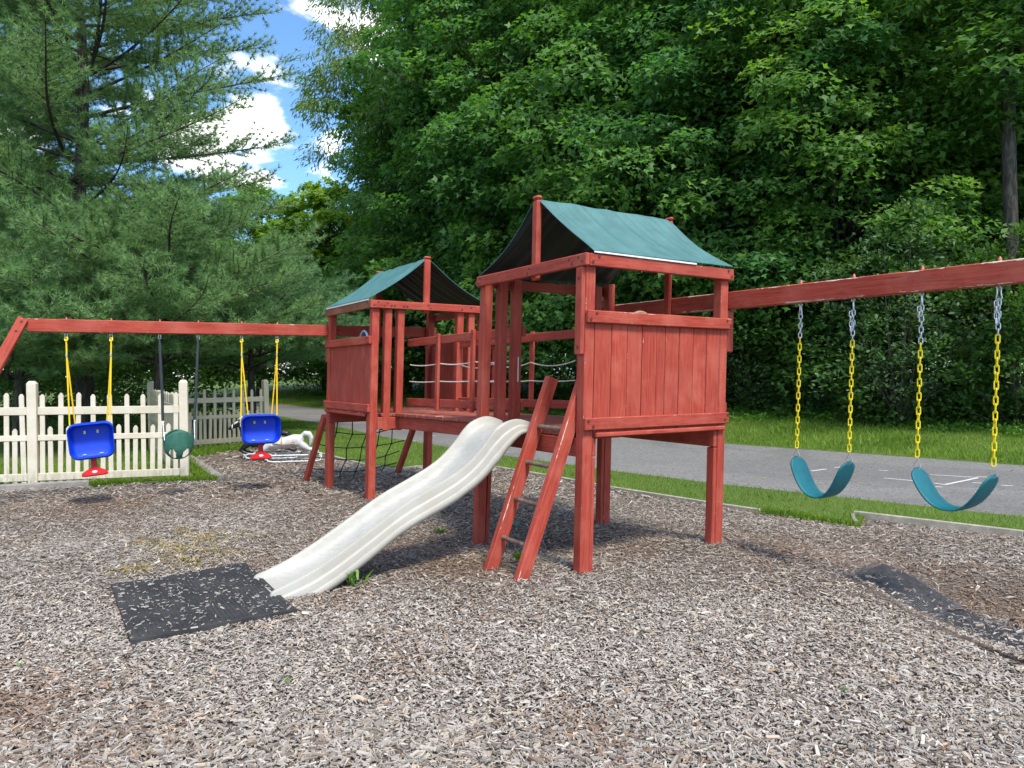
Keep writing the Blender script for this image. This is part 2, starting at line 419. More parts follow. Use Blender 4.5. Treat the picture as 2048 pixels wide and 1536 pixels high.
# ------------------------------------------------------------------ terrain
bases = [(FA(0, 0, 0), .03), (FA(UU, 0, 0), .055), (FA(0, VV, 0), -.06), (FA(UU, VV, 0), -.03), (FB(0, 0, 0), .03), (FB(0, VV, 0), -.01),
         (Vector((-4.4, 6.9, 0)), -.05), (Vector((3.35, 4.75, 0)), -.13), (Vector((2.8, 6.2, 0)), -.04), (Vector((2.65, 5.2, 0)), .05), (Vector((-1.7, 5.0, 0)), .0)]
def gz(x, y):
    x = np.asarray(x, float); y = np.asarray(y, float); z = np.zeros_like(x + y)
    for p, h in bases: z = z + h * np.exp(-((x - p.x) ** 2 + (y - p.y) ** 2) / (2 * .48 ** 2))
    z = z + .012 * np.sin(1.7 * x + .6 * y) * np.sin(1.3 * y - .8 * x + 1) + .008 * np.sin(4.1 * x + 2.2 * y) * np.sin(3.7 * y - 1.9 * x)
    return z
def gzf(x, y): return float(gz(x, y))
def in_poly(x, y, poly):
    x = np.asarray(x); y = np.asarray(y); ins = np.zeros(x.shape, bool); n = len(poly)
    for i in range(n):
        x0, y0 = poly[i]; x1, y1 = poly[(i + 1) % n]
        if y0 == y1: continue
        c = ((y0 > y) != (y1 > y)) & (x < (x1 - x0) * (y - y0) / (y1 - y0) + x0)
        ins ^= c
    return ins
EDGE = [(-5.05, 15.45), (-4.27, 14.58), (-3.29, 13.165), (-2.495, 12.0), (-1.867, 11.31), (-1.51, 11.65), (-.239, 11.55), (.568, 10.54),
        (1.29, 9.48), (2.244, 8.35), (2.70, 7.86), (3.41, 7.26)]
EDGE2 = [(3.60, 7.63), (4.712, 6.654), (7.5, 4.2), (10.5, 1.55)]
ROADN = [(-22, 44.), (-13.5, 33.), (-8.386, 26.19), (-5.61, 21.735), (-2.86, 16.98), (-.5, 13.75), (1.50, 11.25), (2.70, 9.95), (5.334, 7.535), (8., 5.0), (12.5, .8)]
ROADF = [(-26, 52.), (-17.8, 43.5), (-12.0, 37.5), (-7.8, 31.06), (-2.9, 24.6), (1.98, 18.6), (4.665, 15.75), (8.44, 11.93), (12., 8.3), (17.5, 2.8)]
MULCH = [(-10, -1), (10.5, -1), (10.5, 1.55)] + EDGE2[::-1][1:] + [(3.41, 7.26)] + EDGE[::-1][1:] + [(-5.3, 14.7), (-5.80, 12.95), (-4.19, 10.32), (-4.6, 10.02), (-5.75, 9.72), (-7.5, 8.92), (-10, 7.8)]
def sheet(name, poly, z, mat, kind='structure'):
    import bmesh
    bm = bmesh.new(); vs = [bm.verts.new((x, y, z)) for x, y in poly]; f = bm.faces.new(vs)
    if f.normal.z < 0: f.normal_flip()
    bm.normal_update()
    if f.normal.z < 0: f.normal_flip()
    me = bpy.data.meshes.new(name); bm.to_mesh(me); bm.free(); me.materials.append(mat)
    return tag(link(bpy.data.objects.new(name, me)), kind=kind)
def grid_surface(name, x0, x1, y0, y1, st, zf, mat, keep=None):
    xs = np.arange(x0, x1 + 1e-6, st); ys = np.arange(y0, y1 + 1e-6, st); nx, ny = len(xs), len(ys)
    X, Y = np.meshgrid(xs, ys); Z = zf(X, Y); V = np.stack([X, Y, Z], -1).reshape(-1, 3)
    i, j = np.meshgrid(np.arange(nx - 1), np.arange(ny - 1)); a = (j * nx + i).ravel()
    q = np.stack([a, a + 1, a + nx + 1, a + nx], 1)
    if keep is not None:
        c = V[q].mean(1); q = q[keep(c[:, 0], c[:, 1])]
    me = bpy.data.meshes.new(name); me.vertices.add(len(V)); me.loops.add(q.size); me.polygons.add(len(q))
    me.vertices.foreach_set('co', V.astype(np.float32).ravel()); me.loops.foreach_set('vertex_index', q.astype(np.int32).ravel())
    me.polygons.foreach_set('loop_start', np.arange(0, q.size, 4, dtype=np.int32)); me.update(calc_edges=True); me.shade_smooth()
    me.materials.append(mat)
    return tag(link(bpy.data.objects.new(name, me)), kind='structure')
sheet('ground', [(-400, -60), (400, -60), (400, 600), (-400, 600)], -.16, lawn_mat)
sheet('lawn_behind_fence', [(-40, 3), (-10, 7.6), (-7.5, 8.8), (-5.7, 9.7), (-4.1, 10.2), (-5.8, 12.9), (-5.2, 15.5), (-12, 28), (-40, 40)], -.005, lawn_mat)
mulch = grid_surface('mulch_ground', -10, 10.6, -1, 15.8, .07, gz, mulch_mat, lambda x, y: in_poly(x, y, MULCH) | in_poly(x - .16, y - .13, MULCH) | in_poly(x - .3, y - .3, [(2.5, 6.5), (4.2, 6.0), (4.0, 7.6), (2.9, 7.8)]))
strip = EDGE + EDGE2 + ROADN[::-1]
sheet('lawn_strip', strip, .022, lawn_mat)
sheet('road', [(x, y) for x, y in ROADN] + ROADF[::-1], .012, asphalt)
# grass bank beyond the road, rising to the tree line
def bank():
    prof = [(-.05, .014), (.4, .05), (1.5, .16), (3., .30), (4.2, .46), (6, .66), (12, 1.0), (40, 1.6)]
    V, F = [], []; n = len(prof)
    P = [Vector((x, y, 0)) for x, y in ROADF]; P = [P[0] + (P[0] - P[1]) * 4] + P + [P[-1] + (P[-1] - P[-2]) * 3]
    dense = []
    for a, b in zip(P, P[1:]):
        for k in range(8): dense.append(a.lerp(b, k / 8))
    nrm = Vector((.789, .615, 0))
    for i, p in enumerate(dense):
        for d, z in prof: V.append(p + nrm * d + Vector((0, 0, z + .03 * math.sin(i * .7 + d))*1 if d > 1 else Vector((0, 0, z))))
    for i in range(len(dense) - 1):
        for k in range(n - 1): F.append((i * n + k, (i + 1) * n + k, (i + 1) * n + k + 1, i * n + k + 1))
    o = mesh_obj('grass_bank', V, [f[::-1] for f in F], lawn_mat, smooth=True); tag(o, kind='structure')
bank()
road = bpy.data.objects['road']
for a, b in [((1768, 956), (1835, 962)), ((1868, 966), (1890, 969)), ((1888, 969.5), (1956, 955.5)), ((1860, 949), (1956, 955)), ((1954, 953), (1974, 954)),
             ((1622, 942), (1652, 938)), ((1668, 935), (1692, 933)), ((1758, 940), (1776, 941)), ((2003, 970.5), (2026, 971.5)), ((1870, 973), (1884, 974)), ((1950, 983), (1968, 985)),
             ((1945, 965), (1990, 967.5)), ((860, 871), (872, 872)), ((826, 881), (836, 882))]:
    A, B = px_ground(*a, .016), px_ground(*b, .016); d = (B - A).normalized(); nn = Vector((-d.y, d.x, 0)) * .022
    mesh_obj('painted_line', [A - nn, B - nn, B + nn, A + nn], [(0, 1, 2, 3)], road_paint, road)

# ------------------------------------------------------------------ edging timbers
def edging(pts, name, label, mat, wd=.045, zt=.045, depth=.14):
    root = None
    for i, (a, b) in enumerate(zip(pts, pts[1:])):
        A, B = Vector((*a, zt - depth / 2)), Vector((*b, zt - depth / 2)); d = (B - A).normalized()
        A, B = A + d * .004, B - d * .004
        if root is None:
            root = empty(name, (A.x, A.y, 0)); tag(root, label, 'edging', 'timber edging around the mulch')
        board('edging_board', root, A, B, depth, wd, (0, 0, 1), mat, .006)
edging(EDGE[:5], 'timber_edging', 'pale timber edging from the rocking horses to the climbing net corner', timber_pale)
edging(EDGE[4:11], 'timber_edging', 'long pale timber edging between mulch and grass behind the near tower', timber_pale)
edging(EDGE2, 'timber_edging', 'pale timber edging along the grass beneath the belt swings', timber_pale, zt=.07)
edging([(3.43, 7.22), (3.50, 7.42), (3.59, 7.62)], 'timber_edging', 'short dark timber end turning in at the grass notch', timber_grey, .04, .05)
edging([(-8.9, 8.33), (-7.4, 9.0), (-5.72, 9.80)], 'timber_edging', 'wide grey weathered timber lying in front of the cream fence', timber_grey, .15, .075)
edging([(-4.20, 10.36), (-5.80, 12.96)], 'timber_edging', 'grey weathered timber beside the fence corner, bordering the rocking horse area', timber_grey, .15, .06)

# ------------------------------------------------------------------ the play set
playset = empty('playset', FA(0, 0, 0))
tag(playset, 'red-stained wooden play set with two canopied towers, bridge, slide and swing beams', 'play set')
def bolt_mesh():
    geos = []
    seg = 10
    vs = [(0, 0, .0015)]; fs = []
    for r, z in ((.007, .0015), (.0075, -.001), (.012, -.001), (.013, .0008)):
        for k in range(seg): vs.append((r * math.cos(2 * math.pi * k / seg), r * math.sin(2 * math.pi * k / seg), z))
    for k in range(seg):
        k2 = (k + 1) % seg; fs.append((0, 1 + k, 1 + k2))
        for q in range(3): fs.append((1 + q * seg + k, 1 + (q + 1) * seg + k, 1 + (q + 1) * seg + k2, 1 + q * seg + k2))
    me = bpy.data.meshes.new('bolt'); me.from_pydata(vs, [], fs); me.materials.append(bolt_mat); return me
BOLT = bolt_mesh()
def bolt(parent, P, n, s=1.0):
    q = Vector(n).to_track_quat('Z', 'Y').to_matrix().to_4x4()
    return link(bpy.data.objects.new('bolt', BOLT), parent, Matrix.Translation(Vector(P) + Vector(n) * .0022) @ q @ Matrix.Scale(s, 4))
def bx(name, parent, F, a0, a1, b0, b1, w0, w1, axis, mat, swap=False, ch=.006, foot=None):
    """box given in tower coordinates (a, b, w); axis = its long direction; swap exchanges the tower's two sides"""
    def P(a, b, w): return F(b, a, w) if swap else F(a, b, w)
    am, bm_, wm = (a0 + a1) / 2, (b0 + b1) / 2, (w0 + w1) / 2
    if axis == 'a': p0, p1, wd, th, sd = P(a0, bm_, wm), P(a1, bm_, wm), w1 - w0, b1 - b0, P(am, bm_, w1) - P(am, bm_, w0)
    elif axis == 'b': p0, p1, wd, th, sd = P(am, b0, wm), P(am, b1, wm), w1 - w0, a1 - a0, P(am, bm_, w1) - P(am, bm_, w0)
    else: p0, p1, wd, th, sd = P(am, bm_, w0), P(am, bm_, w1), a1 - a0, b1 - b0, P(a1, bm_, wm) - P(a0, bm_, wm)
    if foot is not None: p0 = p0 + Vector(foot)
    return board(name, parent, p0, p1, wd, th, sd, mat, ch)
RIDGE_B, RIDGE_W = .70, 2.925
def make_tarp(parent, F, swap, L, D, seed):
    def P(a, b, w): return F(b, a, w) if swap else F(a, b, w)
    na, nq = 90, 48; rr = np.random.default_rng(seed); ph = rr.uniform(0, 6.28, 12); fr = rr.uniform(12, 52, 12)
    V, F_ = [], []
    for i in range(na + 1):
        s = i / na
        for j in range(nq + 1):
            q = -1 + 2 * j / nq; m = abs(q)
            b = RIDGE_B + (m * (D + .012 - RIDGE_B) if q > 0 else -m * (RIDGE_B + TH + .012))
            wv = RIDGE_W + .012 + (WT + .012 - RIDGE_W) * m
            edge = min(1, s / .12, (1 - s) / .12)
            sag = .034 * math.sin(math.pi * m) ** 1.0 + .008 * (1 - edge) * math.sin(math.pi * m)
            ph2 = sum(math.sin(fr[k] * (s + .05 * m * math.sin(ph[k])) + ph[k] + q * .7) for k in range(12)) / 12
            wr = (.075 * ph2 * (math.exp(-m * 2.0) * min(1, m * 9 + .1) + .2) + .018 * math.sin(70 * s + 3 * math.sin(9 * s) + 2 * q) * math.exp(-m * 2.6) * min(1, m * 8)) * (1 - m ** 6)
            edge_in = .035 * math.sin(math.pi * m) * (1 if s < .5 else -1) * max(0, 1 - min(s, 1 - s) / .2)
            V.append(P(-.005 + .02 + s * (L + .0) + edge_in, b, wv - sag + wr))
    n1 = nq + 1; fl = swap
    for i in range(na):
        for j in range(nq):
            f = (i * n1 + j, (i + 1) * n1 + j, (i + 1) * n1 + j + 1, i * n1 + j + 1)
            F_.append(f[::-1] if fl else f)
    # second layer underneath: dark backing, with shade put into its colour
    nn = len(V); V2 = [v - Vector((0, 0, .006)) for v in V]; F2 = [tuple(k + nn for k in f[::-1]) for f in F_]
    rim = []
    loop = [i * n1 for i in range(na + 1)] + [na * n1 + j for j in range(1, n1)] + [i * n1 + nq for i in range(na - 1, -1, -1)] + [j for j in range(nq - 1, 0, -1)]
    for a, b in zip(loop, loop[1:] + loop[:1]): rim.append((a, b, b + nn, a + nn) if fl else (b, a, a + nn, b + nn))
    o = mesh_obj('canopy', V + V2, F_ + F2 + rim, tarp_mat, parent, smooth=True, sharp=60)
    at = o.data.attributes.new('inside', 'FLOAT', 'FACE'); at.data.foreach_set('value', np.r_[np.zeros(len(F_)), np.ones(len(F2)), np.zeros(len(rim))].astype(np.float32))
    o['label'] = 'sagging teal fabric canopy roof'
    return o
def make_tower(F, swap, label, near):
    L, D = (VV, UU) if swap else (UU, VV)
    T = empty('tower', F(0, 0, 0), playset); T['label'] = label
    def P(a, b, w): return F(b, a, w) if swap else F(a, b, w)
    na = (P(0, 0, 1) - P(-1, 0, 1)).normalized() * -1; nb = (P(0, 0, 1) - P(0, -1, 1)).normalized() * -1   # outward normals of the a=0 and b=0 faces
    def B(name, *a, mat=wood, **k): return bx(name, T, F, *a, mat, swap=swap, **k)
    t, p = TH, PW
    foot = {}
    # corner posts, each with the joist-bearing strip bolted to its inner side
    for (a0, b0) in ((0, 0), (L - p, 0), (0, D - p), (L - p, D - p)):
        c = P(a0, b0, 0); g = gzf(c.x, c.y) - .10
        top = WT - .004 if not (a0 > 0 and b0 > 0) else WT + .03
        B('post', a0, a0 + p, b0, b0 + p, g, top, 'w', mat=wood_mid if near else wood, foot=(-.03, 0, 0) if (near and a0 == 0 and b0 > 0) else None)
        sa = a0 + p if a0 == 0 else a0 - t
        B('post_strip', sa + (.002 if a0 == 0 else -.002), sa + t, b0 + .004, b0 + p - .004, g, .878, 'w', foot=(-.03, 0, 0) if (near and a0 == 0 and b0 > 0) else None)
    # top beams
    B('top_beam', .001, L + .02, -t, -.001, WT - BH, WT, 'a', mat=wood_worn if near else wood_moss)
    B('top_beam', -t, -.001, -t, D + .01, WT - BH, WT, 'b', mat=wood_mid)
    B('top_beam', 0.0, L - .0, D + .001, D + t, WT - BH, WT, 'a')
    # king posts and ridge pole
    kb0, kb1 = RIDGE_B - .042, RIDGE_B + .042
    B('king_post', .002, .002 + t + .012, kb0, kb1, WT - BH - .03, RIDGE_W, 'w', ch=.014)
    B('king_post', L + .001 - t - .002, L - .001, kb0, kb1, 1.98, RIDGE_W, 'w', ch=.014)
    B('king_post_cap', -.002, .056, kb0 - .002, kb1 + .002, RIDGE_W + .001, RIDGE_W + .034, 'b', ch=.014)
    B('king_post_cap', L - .045, L + .004, kb0 - .002, kb1 + .002, RIDGE_W + .001, RIDGE_W + .034, 'b', ch=.014)
    B('ridge_pole', .064, L - .057, RIDGE_B - .02, RIDGE_B + .02, RIDGE_W - .055, RIDGE_W - .02, 'a')
    make_tarp(T, F, swap, L - .03, D + t, 3 if near else 5)
    # panel side (b = 0): rails and vertical planks
    B('rail', -.004, L + .012, -t, -.001, WM_ - BH, WM_, 'a', mat=wood_worn if near else wood_mid)
    B('rail', -.010, L + .004, -t, -.001, WB - BH, WB, 'a', mat=wood_mid)
    if near: edges = [p + .003, .257, .416, .570, .725, .820, .974, 1.136, 1.293, L - p - .003]
    else: edges = list(np.linspace(p + .003, L - p - .003, 11))
    for e0, e1 in zip(edges, edges[1:]):
        dz = random.uniform(-.002, .002)
        B('panel_board', e0 + .0022, e1 - .0022, .003 + dz if near else .016 + dz, .026 + dz if near else .036 + dz, 1.06, 1.94, 'w', ch=.003)
    if not near:                                       # the same boarding on the far side, seen through the opening
        for e0, e1 in zip(edges, edges[1:]): B('panel_board', e0 + .002, e1 - .002, D - .036, D - .014, 1.06, 1.94, 'w', ch=.003)
        B('rail', -.004, L + .012, D + .001, D + t, WM_ - BH, WM_, 'a')
        B('rail', -.004, L + .012, D + .001, D + t, WB - BH, WB, 'a')
    # joists, deck boards
    for a0 in (p + .004, L - p - t - .004):
        B('joist', a0, a0 + t, .004, D - .004, .884, 1.024, 'b')
    B('joist', p + t + .01, L - p - t - .01, D / 2 - t / 2, D / 2 + t / 2, .93, 1.022, 'a')
    nb_ = 11; bw = (D - .01) / nb_
    for i in range(nb_):
        b0 = .005 + i * bw
        lo, hi = (p + .006, L - p - .006) if (i == 0 or i == nb_ - 1) else (.006, L - .006)
        if i == 0: lo, hi = p + .004, L - p - .004
        B('deck_board', lo, hi, b0 + .003, b0 + bw - .003, 1.026, 1.064, 'a', mat=wood_deck, ch=.005)
    B('deck_edge_board', p + .012, L - .03, -t + .002, -.004 + .006 - .003, 1.028, 1.064, 'a', ch=.008)
    # bearer across the open side, seen behind slide and ladder
    B('joist', .004, .004 + t, p + .004, D - p - .004, .88, 1.020, 'b')
    # splice boards
    B('splice_board', -t + .0, -.001, .004, p - .004, 1.645, WT - BH - .004, 'w', ch=.007) if near else None
    B('splice_board', L + .001, L + p - .006, .006, .044, 1.69, 2.045, 'w', ch=.007)
    # slats either side of the bridge opening
    for s0 in (.165, .325):
        for m in (0, 1):
            q0 = s0 if not m else (L if near else D) - s0 - p
            if near: B('slat', q0, q0 + p - .003, D - p, D - .002, .862, WT - BH * 0 - .006, 'w')
            else: B('slat', .003, p, q0, q0 + p - .003, .862, WT - .006, 'w')
    # bolts
    for a_, w_ in ((.085, WT - .022), (.028, WT - .066), (L - .05, WT - .02), (L - .01, WT - .066)): bolt(T, P(a_, -t, w_), nb)
    for a_, w_ in ((.075, WM_ - .022), (.02, WM_ - .068), (L - .05, WM_ - .022), (L - .005, WM_ - .062)): bolt(T, P(a_, -t, w_), nb)
    for a_, w_ in ((.02, WB - .025), (.065, WB - .066), (L - .015, WB - .022), (L - .05, WB - .06)): bolt(T, P(a_, -t, w_), nb)
    for b_, w_ in ((.055, WT - .025), (.005, WT - .062), (.17, WT - .03), (.13, WT - .065), (D - .06, WT - .025), (D - .03, WT - .07), (.70, WT - .03), (.73, WT - .066)): bolt(T, P(-t, b_, w_), na, .8)
    if near:
        bolt(T, P(-t, .045, 2.21), na); bolt(T, P(-t, .04, 1.70), na)
    else:
        for b_ in (.22, .38, .26, .42, D - .25, D - .38, D - .1): bolt(T, P(-t, b_, WT - (.03 if int(b_ * 100) % 2 else .06)), na)
    # steering wheel behind the panel
    ca, cw, rad = (.62, 1.866, .125) if near else (.47, 1.925, .13)
    ring = [P(ca + rad * math.cos(x), .085, cw + rad * math.sin(x)) for x in np.linspace(0, 2 * math.pi, 33)]
    geos = [tube_geo(ring, .014, 8, False)]
    for x in (0.5, 2.6, 4.7): geos.append(tube_geo([P(ca, .085, cw), P(ca + rad * math.cos(x), .085, cw + rad * math.sin(x))], .012, 6))
    geos.append(tube_geo([P(ca, .03, cw), P(ca, .095, cw)], .024, 10))
    v_, f_ = merge(geos)
    sw = mesh_obj('steering_wheel', v_, f_, light_blue if not near else old_wheel, T, smooth=True)
    return T
towerA = make_tower(FA, False, 'near tower with boarded front, slide and ladder', True)
towerB = make_tower(FB, True, 'far tower beside the toddler swings and climbing net', False)
# white strip under the near canopy's lower hem
board('hem_strip', towerA, FA(.03, -.046, WT + .010), FA(1.10, -.046, WT + .006), .014, .006, (0, 0, 1), white_plastic, .002)
board('hem_strip', towerB, FB(-.046, .02, WT + .008), FB(-.046, 1.5, WT + .008), .020, .006, (0, 0, 1), white_plastic, .002)

# bridge between the towers
bridge = empty('bridge', FA(.7, VV, 1.0), playset); bridge['label'] = 'plank bridge with rope rails between the towers'
BL = (FB.o - FA.o).dot(FA.v)                        # distance along v between the tower origins
BU = (FB.o - FA.o).dot(FA.u)
def FBr(u, s, w):
    """bridge coordinates: u across, s = 0 at the near tower, 1 at the far tower"""
    a = FA(u, VV, w); b = FB(u - BU * .5, 0, w); return a.lerp(b, s)
gap = (FBr(.7, 1, 1) - FBr(.7, 0, 1)).length
for u0 in (.30, 1.20): board('joist', bridge, FBr(u0, .004, .95), FBr(u0, .996, .95), .14, TH, (0, 0, 1), wood)
nb_ = 15
for i in range(nb_):
    s = (i + .5) / nb_; j = random.uniform(-.012, .012)
    board('deck_board', bridge, FBr(.225 + j, s, 1.045 + random.uniform(-.002, .002)), FBr(1.30 + j, s, 1.045), gap / nb_ - .006, .038, FA.v, wood_deck, .005)
def rope(P0, P1, sag, r, name, mat, parent, n=14):
    pts = [Vector(P0).lerp(Vector(P1), k / n) - Vector((0, 0, 4 * sag * (k / n) * (1 - k / n))) for k in range(n + 1)]
    return tube(name, pts, r, mat, parent, 6)
for side, u0 in (('near', .435), ('far', 1.105)):
    board('rail', bridge, FBr(u0, -.04, 1.905), FBr(u0, 1.04, 1.905), .09, TH, (0, 0, 1), wood_mid)
    board('rail', bridge, FBr(u0, -.035, 1.195), FBr(u0, 1.035, 1.195), .088, TH, (0, 0, 1), wood_mid)
    off = -.036 if side == 'near' else .036
    ss = (.0, .345, .68, 1.0)
    for s in ss[1:3]:
        board('rail_post', bridge, FBr(u0 + off, s, 1.115), FBr(u0 + off, s, 1.972), .062, .032, FA.v, wood, .005)
        if side == 'near':
            for w_ in (1.93, 1.885, 1.215, 1.165): bolt(bridge, FBr(u0 + off - .017, s, w_) + FA.v * random.uniform(-.012, .012), -FA.u, .7)
    for w_, sg in ((1.64, .018 if side == 'near' else .045), (1.44, .008)):
        for s0, s1 in zip(ss, ss[1:]): rope(FBr(u0 + off * .5, s0, w_), FBr(u0 + off * .5, s1, w_), sg * random.uniform(.6, 1.3), .0068, 'rope', cream_rope, bridge)
# rail between posts at the far open side of the near tower
board('rail', towerA, FA(UU + .02, .02, 1.215), FA(UU + .02, VV, 1.215), .088, TH, (0, 0, 1), wood)
rope(FA(.372, VV - PW - .006, 1.66), FA(.372, VV - PW - .006, 1.43), 0, .006, 'rope', cream_rope, towerA, 2)

# swing beams with their splayed end legs
def swing_beam(F, swap, dz, label):
    def P(a, b, w): return F(b, a, w) if swap else F(a, b, w)
    L = VV if swap else UU; bw, bh = .088, .145
    a0, a1 = L + .003, L + .003 + bw
    am = (a0 + a1) / 2
    s = empty('swing_beam', P(am, -3.36, 0), playset); s['label'] = label
    e0, e1 = P(am, -3.36, 2.063 + dz), P(am, 1.62, 2.140)
    board('beam', s, e0, e1, bh, bw, (0, 0, 1), wood_bare if not swap else wood_mid, .007)
    for sg in (-1, 1):
        top = P(am + sg * .03, -3.39, 2.13 + dz); ft = P(am + sg * .55, -4.33, -.05)
        board('leg', s, ft, top, .10, .085, P(0, -1, 1) - P(0, 0, 1), wood_mid, .007)
        d = (ft - top).normalized()
        if sg == -1:
            nrm = (P(0, 0, 1) - P(1, 0, 1)).normalized()
            for q in (.04, .16, .55): bolt(s, top + d * q + nrm * .044, nrm, 1.1)
    return s, P, am
beamA, PA, amA = swing_beam(FA, False, .05, 'chipped red swing beam carrying the two belt swings')
beamB, PB, amB = swing_beam(FB, True, .0, 'red swing beam carrying the three toddler swings')
def beam_z(b, dz):                                   # underside of the beam
    f = (b + 3.36) / (1.62 + 3.36); return (2.063 + dz) * (1 - f) + 2.140 * f - .0725

# slide
def make_slide():
    ctrl = [(-.02, 1.095), (.06, 1.125), (.12, 1.14), (.18, 1.138), (.25, 1.118), (.32, 1.085), (.38, 1.025), (.44, .945), (.53, .855), (.60, .797), (.70, .735), (.81, .682), (.93, .628),
            (1.06, .570), (1.18, .505), (1.30, .430), (1.43, .350), (1.56, .272), (1.67, .210), (1.77, .158), (1.90, .103), (2.05, .052)]
    K = np.array([c[0] for c in ctrl]); Zr = np.array([c[1] for c in ctrl])
    ks = np.r_[np.linspace(-.02, 2.05, 110), 2.062, 2.072, 2.078]; zs = np.interp(ks, K, Zr)
    for _ in range(3): zs[1:-1] = (zs[:-2] + 2 * zs[1:-1] + zs[2:]) / 4
    zs[-3:] = (.044, .024, -.03)
    wall = np.interp(ks, [-.02, .12, .33, .6, 1.2, 1.6, 1.8, 2.05], [.07, .12, .27, .205, .185, .20, .19, .14])
    bedd = np.interp(ks, [-.02, .15, .4, 1.6, 1.9, 2.05], [.06, .085, .12, .12, .075, .030])
    half = .285; c0 = .92
    prof = [(-1.0, -1.0, 0), (-1.0, -.80, 0), (-.985, -.735, 0), (-.945, -.70, 0), (-.94, -.66, 0), (-.935, -.45, 0), (-.92, -.40, 0), (-.885, -.36, 0), (-.88, -.33, 0), (-.875, -.10, 0), (-.86, -.03, 0), (-.83, 0, 0), (-.80, 0, 0), (-.775, -.03, 0)]
    inner = [(-.745, -.22, .3), (-.70, -.55, .7), (-.64, -.85, 1), (-.55, -.97, 1), (-.35, -1.0, 1), (0, -1.0, 1)]
    sec = prof + inner; sec = sec + [(-x, y, b) for x, y, b in sec[::-1][1:]]
    n = len(sec); V, Fc, bed = [], [], []
    for i, k in enumerate(ks):
        for (x, y, b) in sec:
            is_in = abs(x) < .77
            d = bedd[i] if is_in else wall[i]
            flare = 1 + .05 * max(0, 1 - k / .25)
            z = zs[i] + y * d
            g = FA(-k, c0 + x * half * flare, 0)
            V.append(FA(-k, c0 + x * half * flare, z)); bed.append(b)
    for i in range(len(ks) - 1):
        for j in range(n - 1): Fc.append((i * n + j, i * n + j + 1, (i + 1) * n + j + 1, (i + 1) * n + j))
    o = mesh_obj('slide', V, Fc, slide_mat, playset, smooth=True, sharp=38)
    o.data.attributes.new('bed', 'FLOAT', 'POINT').data.foreach_set('value', np.array(bed, np.float32))
    solidify(o, .007, -1)
    o['label'] = 'cream plastic wavy slide with scuffed bed'
    return o
make_slide()

# ladder
ladder = empty('ladder', FA(-.44, .34, 0), playset); ladder['label'] = 'wooden ladder with worn rails leaning into the near tower'
def lad(v, w): f = (w + .08) / (1.45 + .08); return FA(-.465 + .565 * f, v, w)
for v, w1 in ((.135, 1.45), (.555, 1.47)):
    board('rail', ladder, lad(v, -.08), lad(v, w1), .105, .062, FA.u, wood_bare, .008)
for w_ in (1.085, .805, .525, .235):
    tube('rung', [lad(.168, w_), lad(.26, w_ - .001), lad(.43, w_ - .001), lad(.522, w_)], .0175, rung_metal, ladder, 10)

# climbing net on the far tower's back
net = empty('climbing_net', FB(.6, 2.2, 0), playset); net['label'] = 'dark rope climbing net between two slanted red legs'
def nl(u, f): return FB(u, VV + .10 + .62 * (1 - f), -.06 + f * 1.02)
for u in (-.045, 1.36): board('leg', net, nl(u, 0), nl(u + .06, 1), .10, .06, FB.v, wood, .007)
rows, cols = 5, 6
G = {}
for i in range(rows + 1):
    for j in range(cols + 1):
        f = .06 + .92 * i / rows; u = .0 + 1.30 * j / cols
        p = nl(u, f); e = math.sin(math.pi * j / cols) * math.sin(math.pi * (i + .6) / (rows + 1))
        G[i, j] = p + Vector((.02 * math.sin(3 * i + j), .05 * e, -.10 * e + .012 * math.sin(5 * j + i * 2)))
for i in range(rows + 1):
    tube('net_rope', [G[i, j] for j in range(cols + 1)], .0075, dark_rope, net, 6)
for j in range(1, cols):
    tube('net_rope', [G[i, j] for i in range(rows + 1)], .0075, dark_rope, net, 6)
for k, q in G.items():
    if 0 < k[0] < rows and 0 < k[1] < cols: tube('knot', [q - Vector((0, 0, .016)), q, q + Vector((0, 0, .016))], [.008, .016, .008], dark_rope, net, 6)

# ------------------------------------------------------------------ swings
def link_mesh(Lk, Wk, r, mat, name):
    pts = []
    for k in range(16):
        th = 2 * math.pi * k / 16
        pts.append(Vector((math.cos(th) * Wk / 2, 0, math.sin(th) * Wk / 2 + (Lk / 2 - Wk / 2) * (1 if math.sin(th) > 0 else -1))))
    pts.append(pts[0]); vs, fs = tube_geo(pts, r, 6, False)
    me = bpy.data.meshes.new(name); me.from_pydata(vs, [], fs); me.shade_smooth(); me.materials.append(mat); return me
LINK_Y = link_mesh(.058, .0225, .0046, yellow_chain, 'chain_link'); LINK_Z = link_mesh(.045, .024, .0036, zinc, 'chain_link')
def hook_geo(P, h=.075):
    pts = [Vector((0.0, 0, .012)), Vector((.013, 0, 0)), Vector((.011, 0, -h * .35)), Vector((.019, 0, -h * .8)), Vector((0, 0, -h)), Vector((-.019, 0, -h * .8)), Vector((-.011, 0, -h * .35)), Vector((-.013, 0, 0)), Vector((0, 0, .012))]
    rot = Matrix.Rotation(random.uniform(-.7, .7) + .5, 3, 'Z')
    return tube_geo([rot @ p + Vector(P) for p in pts], .0042, 6)
def eye_geo(P):
    return merge([tube_geo([Vector(P) + Vector((0, 0, .03)), Vector(P)], .006, 6), tube_geo([Vector(P) + Vector((.012 * math.cos(a), .004, -.012 + .012 * math.sin(a))) for a in np.linspace(0, 6.283, 13)], .004, 6, False)])
